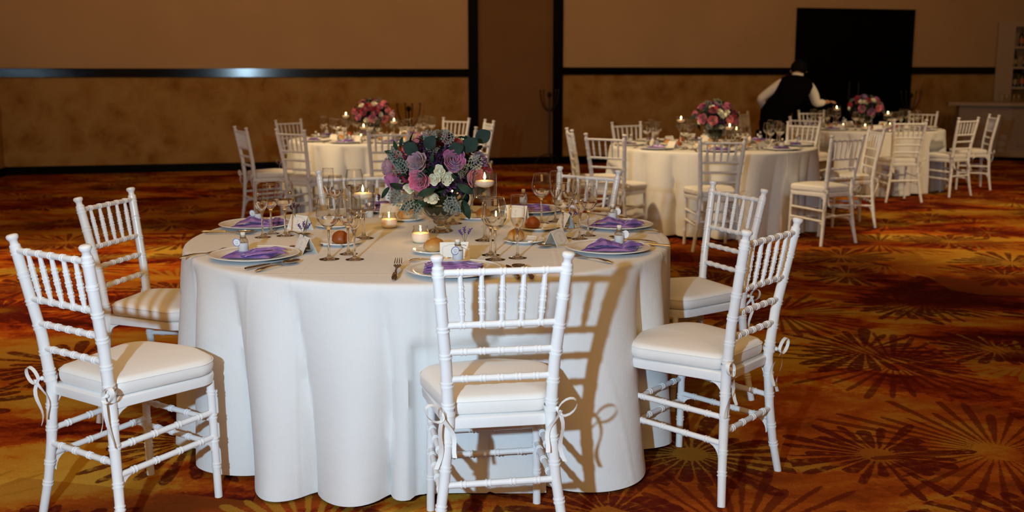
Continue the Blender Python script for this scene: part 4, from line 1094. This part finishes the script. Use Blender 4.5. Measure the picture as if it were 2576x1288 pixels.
# ------------------------------------------------------------------ the three far tables
def far_table(T, name, seats, seed, cand):
    cx, cy, R = T; r = random.Random(seed); G = 'on the ' + name
    for deg, where in seats:
        a = radians(deg); inn = Vector((-cos(a), -sin(a), 0)); rt = Vector((inn.y, -inn.x, 0)); c = Vector((cx, cy, ZT)) - inn * (R - .185)
        at = lambda i, q: c + inn * (i + r.uniform(-.012, .012)) + rt * (q + r.uniform(-.012, .012))
        st = f'{where} of the {name}'
        PL.place(c, 0, 'white dinner plate with a napkin, ' + st, 'dinner plates ' + G)
        k = r.randrange(3); NK[k].place(c + Vector((0, 0, .0120)), r.uniform(-.4, .4) + a + pi / 2, 'pale purple folded napkin on a plate, ' + st, 'satin napkins ' + G, .88)
        BO.place(c + Vector((.01, .01, .034)), r.uniform(0, 6), 'small favour bottle on the napkin, ' + st, 'favour bottles ' + G, 1.1)
        CA.place(at(.22, 0), a + pi / 2 + r.uniform(-.3, .3), 'ivory tent place card, ' + st, 'place cards ' + G)
        p = at(.35 if R > .92 else .31, -.045); BP.place(p, 0, 'small white bread plate, ' + st, 'bread plates ' + G)
        (RO if r.random() < .6 else RD).place(p + Vector((0, 0, .004)), r.uniform(0, 6), 'bread roll on its small plate, ' + st, 'bread rolls ' + G)
        for (i, q), pr, nm in (((.15, .185), WG, 'tall empty wine glass'), ((.235, .155), WS, 'smaller empty wine glass'), ((.195, .255), FL, 'slim champagne flute')):
            pr.place(at(i, q), 0, f'{nm}, {st}', 'glasses ' + G)
        def ct(kind, q, nm):
            h = c + rt * q - inn * .09; e = c + rt * q + inn * .1; cutl(kind, h.x, h.y, e.x, e.y, nm + ', ' + st, 'cutlery ' + G)
        ct('fork', -.195, 'steel dinner fork'); ct('dinner_knife', .185, 'steel table knife')
        h = c + inn * .175 + rt * .10; e = h - rt * .15; cutl('dessert_spoon', h.x, h.y, e.x, e.y, 'small steel dessert spoon, ' + st, 'cutlery ' + G)
    VA.place((cx + {TB: -.04, TC: .03, TD: 0}[T], cy, ZT), 0, f'footed glass vase under the bouquet of the {name}', 'footed glass vases')
    for (dx, dy, hk) in cand[0]:
        nm = {'tall': 'tallest', 'mid': 'middle-height', 'low': 'lowest'}[hk]
        HO[hk].place((cx + dx, cy + dy, ZT), 0, f'{nm} stemmed glass with a floating candle on the {name}', 'floating candles ' + G)
        candle_light(cx + dx, cy + dy, ZT + {'tall': .262, 'mid': .207, 'low': .157}[hk])
    for (dx, dy, w) in cand[1]:
        VO.place((cx + dx, cy + dy, ZT), 0, f'round glass votive candle {w} of the {name}', 'votives ' + G)
N1, N2, N3 = 'far left table', 'middle right table', 'far right table'
far_table(TB, N1, [(-142, 'left front setting'), (-108, 'front left setting'), (-72, 'front right setting'), (-30, 'right front setting'), (18, 'right rear setting'), (62, 'back right setting'), (105, 'back setting'), (148, 'back left setting')], 21,
          ([(-.33, .05, 'tall'), (-.10, -.27, 'low'), (.19, -.12, 'mid')], [(-.12, -.33, 'front left'), (.17, -.30, 'front right'), (.33, -.12, 'right of the vase')]))
far_table(TC, N2, [(178, 'left setting'), (-140, 'left front setting'), (-97, 'front setting'), (-50, 'right front setting'), (-5, 'right setting'), (42, 'back right setting'), (85, 'back setting'), (128, 'back left setting')], 22,
          ([(-.29, .04, 'tall'), (.11, -.24, 'mid'), (.27, .2, 'low')], [(-.17, -.25, 'left of the bouquet'), (.30, -.08, 'right of the bouquet')]))
far_table(TD, N3, [(180, 'left setting'), (-138, 'left front setting'), (-93, 'front setting'), (-46, 'right front setting'), (0, 'right setting'), (45, 'back right setting'), (92, 'back setting'), (138, 'back left setting')], 23,
          ([(-.32, .12, 'tall'), (.20, -.22, 'mid'), (.10, .30, 'low')], [(-.10, -.30, 'front left'), (.12, -.34, 'front right'), (-.32, -.16, 'left of the vase'), (.34, .06, 'right of the vase')]))
hB = [('pink', .02, -.035, 1), ('pink', -.13, -.02, .9), ('coral', .13, -.04, .9), ('red', -.03, .07, 1), ('red', .05, .035, .9), ('pink', .085, .08, .8), ('red', -.07, .03, .9), ('white', .03, .10, 1.3), ('white', -.10, .085, 1.2), ('white', -.045, -.05, 1.2), ('coral', .16, .04, .8), ('white', .1, .0, 1), ('redbud', -.15, .05, 1.3)]
bouquet(TB[0] - .04, TB[1], ZT + .150, 'round bouquet of red, pink and cream roses on the far left table', hB, 31, .8, 'rose bouquets')
hC = [('pink', -.14, .0, 1), ('coral', -.06, -.015, 1), ('coral', .09, -.01, .9), ('red', -.05, .075, .9), ('red', .13, .02, .8), ('pink', .06, .095, .9), ('white', .0, .06, 1.3), ('white', .03, .03, 1.3), ('white', -.06, .10, 1.1), ('pink', .16, -.03, .8), ('white', .02, -.07, 1), ('white', -.165, -.03, 1), ('white', .07, .055, 1.1)]
bouquet(TC[0] + .03, TC[1], ZT + .150, 'dark leafy bouquet of pink roses on the middle right table', hC, 33, 1.0, 'rose bouquets')
hD = [('pink', -.10, -.01, 1), ('purple', .01, -.04, 1.1), ('red', -.02, .085, .9), ('coral', .10, .0, 1), ('purple', .155, .01, .8), ('white', -.10, .07, 1.3), ('white', -.055, .065, 1.3), ('white', .045, .085, 1.3), ('red', .10, .075, .8), ('redbud', -.14, .06, 1.4)]
bouquet(TD[0], TD[1], ZT + .150, 'round bouquet of rosy pink roses on the farthest right table', hD, 35, .6, 'rose bouquets')

# ------------------------------------------------------------------ iron stands
def stand(u, n, rot, label, hgt):
    p = wp(u, n, 0); t = thing('iron_coat_stand', label, 'stand', (p.x, p.y, 0), rot, 'black iron stands by the back wall'); im = M['iron']
    mb = MB(); mb.tube([(0, 0, .16), (0, 0, .5), (0, 0, hgt - .05)], [.013, .011, .013], 8); mb.lathe([(.012, hgt - .07), (.032, hgt - .05), (.036, hgt - .01), (.020, hgt + .01), (.001, hgt + .015)], 12); build(mb, 'pole', im, t)
    for k in range(4):
        a = k * pi / 2 + .3; mb = MB(); pts = []
        for i in range(11):
            q = i / 10; pts.append((cos(a) * (.02 + .15 * sin(q * pi / 2)), sin(a) * (.02 + .15 * sin(q * pi / 2)), hgt - .28 + .26 * (1 - cos(q * pi / 2)) + .06 * q))
        mb.tube(pts, .0085, 7); mb.lathe([(.001, -.015), (.016, -.004), (.014, .010), (.001, .015)], 8, Matrix.Translation(pts[-1])); build(mb, 'arm', im, t)
    for k in range(3):
        a = k * 2 * pi / 3 + .5; mb = MB(); mb.tube([(cos(a) * .22 * sin(i / 8 * pi / 2) , sin(a) * .22 * sin(i / 8 * pi / 2), .012 + .16 * cos(i / 8 * pi / 2)) for i in range(9)], .009, 7); build(mb, 'foot', im, t)
    return t
stand(.46, .26, .25, 'black iron stand with curved arms before the brown alcove between the posts', 1.13)
stand(-1.87, 1.2, .1, 'black iron stand with curved arms behind the far left table', .96)
stand(6.66, .55, -.2, 'black iron stand with curved arms at the edge of the black door', 1.10)

# ------------------------------------------------------------------ bar counter, shelf unit, bottles, tumblers
M['bar'] = simple('white_bar_panel', (.30, .22, .15), .5, .4, var=.05, vscale=3)
M['shelf'] = simple('white_shelf_paint', (.38, .27, .17), .5, .4)
M['shelf_back'] = simple('dark_shelf_back', (.06, .035, .015), .8)
bx, by = 8.25, 16.55
tb = thing('bar_counter', 'pale bar counter standing in the room corner by the bottle shelf', 'bar', (bx, by, 0))
outl = [(0, 0), (2.4, -.55), (2.6, .15), (.15, .75), (-.60, .72), (-.68, .42)]
mb = MB(); mb.prism(outl, .06, .90); build(mb, 'counter_body', M['bar'], tb, smooth=False)
mb = MB(); mb.prism([(x * .985 + .01, y + .03) for x, y in outl], 0, .06); build(mb, 'plinth', M['black'], tb, smooth=False)
mb = MB(); mb.prism([(x * 1.02 - (.06 if x > -.3 else .16), y * 1.02 - .06 if y < .3 else y + .03) for x, y in outl], .90, .955); build(mb, 'countertop', M['shelf'], tb, smooth=False)
mb = MB(); mb.prism([(-.0, -.012), (2.4, -.562), (2.4, -.55), (0, 0)], .06, .17); build(mb, 'skirting', M['shelf'], tb, smooth=False)
for i in range(4):
    u0 = .12 + i * .56; d0 = Vector((2.4, -.55, 0)).normalized(); n0 = Vector((-.223, -.975, 0)); a0 = d0 * u0; a1 = d0 * (u0 + .46)
    mb = MB(); mb.prism([tuple((a0 + n0 * .010)[:2]), tuple((a1 + n0 * .010)[:2]), tuple(a1[:2]), tuple(a0[:2])], .24, .82); build(mb, 'front_panel', M['bar'], tb, smooth=False)
cu_ = wp(9.55, .05, 0); ts = thing('bottle_shelf', 'tall pale open shelf unit with liquor bottles behind the bar', 'shelf', (cu_.x, cu_.y, 0), radians(-14))
def sb(name, lo, hi, m=M['shelf']):
    b = MB(); b.box(lo, hi); return build(b, name, m, ts, smooth=False)
SW, SD = 1.5, .42
sb('side_panel', (-.78, -SD, 0), (-.50, .0, 2.32)); sb('side_panel', (SW, -SD, 0), (SW + .2, 0, 2.32)); sb('back_panel', (-.50, -.03, 0), (SW, 0, 2.32), M['shelf_back'])
SHZ = [1.20, 1.55, 1.90]
for z in (.9, *SHZ): sb('shelf_board', (-.50, -SD, z - .035), (SW, -.03, z))
sb('top_board', (-.50, -SD, 2.24), (SW, 0, 2.32))
sb('divider', (.12, -SD + .01, 1.20), (.15, -.03, 1.515)); sb('divider', (.30, -SD + .01, 1.55), (.33, -.03, 1.865))
M['botglass'] = simple('dark_bottle_glass', (.012, .010, .006), .1, .6); M['botlab'] = simple('orange_bottle_label', (.45, .14, .04), .6); M['botlab2'] = simple('pale_bottle_label', (.45, .34, .18), .6)
def liquor(kind, h):
    t = thing('liquor_bottle', 'x', 'bottle'); w = .038 if kind != 1 else .052
    mb = MB(); mb.lathe([(0.001, 0), (w, 0), (w, h * .58), (w * .8, h * .66), (.014, h * .76), (.013, h * .95), (.016, h * .955), (.016, h), (.001, h)], 16); build(mb, 'bottle_body', M['botglass'], t)
    mb = MB(); mb.lathe([(w + .001, h * .18), (w + .001, h * .48)], 16, cap=False); build(mb, 'label', M['botlab' if kind == 0 else 'botlab2'], t); return Proto(t)
LQ = [liquor(0, .30), liquor(1, .24), liquor(2, .27)]
bl = [(2, 0, -.36, 'dark wine bottle with an orange label on the top shelf'), (2, 1, -.14, 'squat dark bottle beside the orange-labelled one on the top shelf'), (2, 2, .2, 'third dark bottle along the top shelf'),
      (1, 1, -.26, 'squat black bottle on the middle shelf'), (1, 2, -.44, 'slim bottle at the inner edge of the middle shelf'), (1, 0, .02, 'dark bottle past the squat one on the middle shelf'),
      (0, 2, -.42, 'dark bottle with a pale label on the lowest open shelf'), (0, 0, -.30, 'taller dark bottle next in line on the lowest open shelf'), (0, 1, -.08, 'squat bottle on the lowest open shelf')]
cs, sn = cos(radians(-14)), sin(radians(-14))
for sh, k, x, lab in bl:
    yy = -.25; LQ[k].place((cu_.x + x * cs - yy * sn, cu_.y + x * sn + yy * cs, SHZ[sh] + .003), 0, lab, 'bottles on the bar shelf')
TMp = thing('tumbler', 'x', 'glass'); lathe_obj([(0, 0), (.030, 0), (.036, .13), (.0345, .13), (.0285, .008), (0, .008)], 'tumbler_glass', M['thin'], TMp, 18); TU = Proto(TMp)
r5 = random.Random(5); ORD = ['first', 'second', 'third', 'fourth', 'fifth', 'sixth']
for i in range(12):
    x = bx + .02 + (i % 6) * .17 + r5.uniform(-.02, .02); y = by + .24 - (i % 6) * .038 + (i // 6) * .13
    TU.place((x, y, .956), 0, f'clear highball tumbler, {ORD[i % 6]} from the open end of the {"front" if i < 6 else "back"} row on the bar', 'tumblers on the bar counter')

# ------------------------------------------------------------------ waiter
M['skin'] = simple('skin', (.42, .23, .14), .5, .3); M['shirt'] = simple('white_shirt_cotton', (.72, .68, .62), .8, .2, bump=.3, bscale=30); M['vest'] = simple('black_waistcoat', (.0025, .002, .0025), .85, .03); M['hair'] = simple('dark_hair', (.003, .0025, .002), .7, .1)
def skin(name, chains, mat, parent, sub=2, root=None):
    """chains: list of lists of (x, y, z, r); a point may be shared between chains by equal coordinates"""
    vs, es, rad, key = [], [], [], {}
    for ch in chains:
        prev = None
        for (x, y, z, *rr) in ch:
            k = (round(x, 4), round(y, 4), round(z, 4))
            if k not in key: key[k] = len(vs); vs.append((x, y, z)); rad.append(rr if len(rr) > 1 else (rr[0], rr[0]))
            if prev is not None: es.append((prev, key[k]))
            prev = key[k]
    me = bpy.data.meshes.new(name); me.from_pydata(vs, es, []); me.materials.append(mat); me.update()
    o = link(name, me, parent); md = o.modifiers.new('skin', 'SKIN'); md.use_smooth_shade = True
    for i, d in enumerate(me.skin_vertices[0].data): d.radius = rad[i]; d.use_root = (i == 0)
    if sub: s_ = o.modifiers.new('sub', 'SUBSURF'); s_.levels = sub; s_.render_levels = sub
    return o
wt = thing('person', 'waiter in white shirt and black waistcoat bending over the far right table, seen from behind', 'person', (3.25, 12.62, 0))
pel = (.06, 0, .92); ch_ = (.25, .03, 1.20); nb = (.355, .12, 1.385); hd = (.400, .235, 1.455)
shL = (.155, .07, 1.325); shR = (.505, .08, 1.285)
elL = (-.125, .03, 1.11); wrL = (-.02, .15, .975); elR = (.62, .14, 1.045); wrR = (.765, .22, 1.065)
top = (.32, .08, 1.29)
body = [[(*pel, .10), (.15, .01, 1.06, .09), (*ch_, .10), (*top, .08), (*nb, .055), (.375, .18, 1.415, .055), (*hd, .085), (.405, .265, 1.525, .080)],
        [(*top, .08), (*shL, .055), (.0, .05, 1.20, .045), (*elL, .038), (-.07, .09, 1.035, .034), (*wrL, .026), (.02, .20, .95, .036, .016)],
        [(*top, .08), (*shR, .055), (.575, .11, 1.16, .045), (*elR, .038), (.69, .18, 1.055, .034), (*wrR, .026), (.815, .245, 1.07, .036, .018)],
        [(*pel, .10), (-.03, .0, .84, .080), (-.08, -.02, .48, .060), (-.09, .02, .10, .045), (-.10, -.10, .05, .038)],
        [(*pel, .10), (.11, .0, .84, .080), (.125, -.02, .48, .060), (.125, .02, .10, .045), (.125, -.10, .05, .038)]]
skin('body', body, M['skin'], wt, 2)
def hand(base, dirv, side, grip):
    base = Vector(base); d = Vector(dirv).normalized(); up = Vector((0, 0, 1)); sd = d.cross(up).normalized()
    for k, ln in enumerate((.060, .070, .066, .052)):
        o0 = base + sd * (.021 - .014 * k); p = [o0, o0 + d * ln * .5 + up * -.004, o0 + d * ln * .85 - up * (.014 * grip), o0 + d * ln - up * (.034 * grip)]
        skin('finger', [[(*q, r) for q, r in zip(p, (.0095, .009, .0085, .0075))]], M['skin'], wt, 1)
    p = [base - d * .02 + sd * .024 * side, base + d * .015 + sd * .045 * side - up * .012, base + d * .042 + sd * .040 * side - up * .026]
    skin('thumb', [[(*q, r) for q, r in zip(p, (.011, .010, .0085))]], M['skin'], wt, 1)
hand((.835, .25, 1.072), (1, .25, .02), 1, 1.0); hand((.03, .215, .945), (.5, .7, -.3), -1, .8)
skin('shirt', [[(*top, .07), (*nb, .060), (.362, .145, 1.412, .064)],
               [(*top, .07), (*shL, .058), (.0, .05, 1.20, .062), (*elL, .056), (-.07, .09, 1.035, .050), (-.035, .135, .99, .038)],
               [(*top, .07), (*shR, .058), (.575, .11, 1.16, .066), (*elR, .060), (.69, .18, 1.055, .050), (.745, .21, 1.063, .040)]], M['shirt'], wt, 2)
def loft(name, secs, mat, n=28, cap=True, wob=0):
    """closed rings (cx, cy, z, rx, ry, tilt): one continuous garment"""
    vs, fs = [], []
    for j, (cx_, cy_, z_, rx, ry, tl) in enumerate(secs):
        for i in range(n):
            a = 2 * pi * i / n; k = 1 + wob * noise.noise(Vector((cos(a) * 2.5, sin(a) * 2.5, z_ * 9)))
            c_, s_ = cos(a), sin(a); e = .82
            x_ = rx * k * (abs(c_) ** e) * (1 if c_ > 0 else -1); y_ = ry * k * (abs(s_) ** e) * (1 if s_ > 0 else -1)
            vs.append((cx_ + x_, cy_ + y_, z_ + x_ * tl))
    for j in range(len(secs) - 1):
        for i in range(n): fs.append((j * n + i, j * n + (i + 1) % n, (j + 1) * n + (i + 1) % n, (j + 1) * n + i))
    if cap: fs += [tuple(range(n))[::-1], tuple((len(secs) - 1) * n + i for i in range(n))]
    m_ = MB(); m_.add(vs, fs); return build(m_, name, mat, wt, ang=60)
loft('waistcoat', [(.055, .0, .86, .175, .135, -.10), (.075, .0, .95, .190, .140, -.12), (.15, .01, 1.05, .195, .145, -.16), (.24, .025, 1.14, .205, .15, -.18), (.285, .04, 1.22, .212, .16, -.14), (.318, .06, 1.29, .215, .150, -.12), (.335, .08, 1.345, .195, .130, -.11), (.348, .10, 1.385, .135, .10, -.10), (.357, .12, 1.402, .076, .07, -.1)], M['vest'], wob=.05)
loft('trousers', [(.045, .0, .70, .165, .13, 0), (.05, .0, .80, .180, .140, -.05), (.060, .0, .90, .172, .132, -.1)], M['vest'])
for sx, kx in ((-1, -.045), (1, .125)):
    loft('trouser_leg', [(sx * .115 + .012, .02, .055, .075, .085, 0), (sx * .112 + .012, .0, .25, .078, .085, 0), (sx * .108 + .012, -.015, .48, .088, .095, 0), (sx * .095 + .03, -.005, .72, .098, .115, 0)], M['vest'])
    skin('shoe', [[(.115 * sx + .012, .03, .045, .045), (.117 * sx + .012, .10, .04, .045, .035), (.12 * sx + .012, .19, .035, .042, .03)]], M['black'], wt, 2)
HO_ = (.025, .027, -.047)
loft('collar', [(.358, .118, 1.375, .078, .072, -.1), (.364, .132, 1.405, .070, .066, -.1), (.370, .145, 1.432, .066, .062, -.1)], M['shirt'])
mb = MB(); n = 20; vs, fs = [], []
for j in range(11):
    ph = .1 + pi * .66 * j / 10
    for i in range(n):
        a = 2 * pi * i / n; k = 1 + .04 * noise.noise(Vector((cos(a) * 5, sin(a) * 5, j)))
        vs.append((.378 + .102 * sin(ph) * cos(a) * k, .205 + .112 * sin(ph) * sin(a) * k, 1.535 + .112 * cos(ph) * k))
for j in range(10):
    for i in range(n): fs.append((j * n + i, j * n + (i + 1) % n, (j + 1) * n + (i + 1) % n, (j + 1) * n + i))
fs.append(tuple(range(n))); mb.add(vs, fs); build(mb, 'hair', M['hair'], wt, loc=HO_)
for s in (-1, 1):
    mb = MB(); mb.lathe([(.001, -.008), (.012, -.004), (.015, .004), (.001, .010)], 10, Matrix.Translation((.378 + s * .098, .215, 1.50)) @ Matrix.Rotation(pi / 2, 4, 'Y') @ Matrix.Scale(1.6, 4, (1, 0, 0))); build(mb, 'ear', M['skin'], wt, loc=HO_)
mb = MB(); mb.lathe([(.001, -.02), (.012, -.012), (.010, .004), (.004, .02)], 8, Matrix.Translation((.385, .325, 1.50))); build(mb, 'nose', M['skin'], wt, loc=HO_)
mb = MB(); mb.tube([(.355, .305, 1.465), (.385, .312, 1.462), (.415, .305, 1.465)], .005, 6); build(mb, 'mouth', M['skin'], wt, loc=HO_)
for s in (-1, 1):
    mb = MB(); mb.lathe([(.001, -.009), (.009, 0), (.001, .009)], 10, Matrix.Translation((.383 + s * .034, .300, 1.525))); build(mb, 'eye', M['china'], wt, loc=HO_)
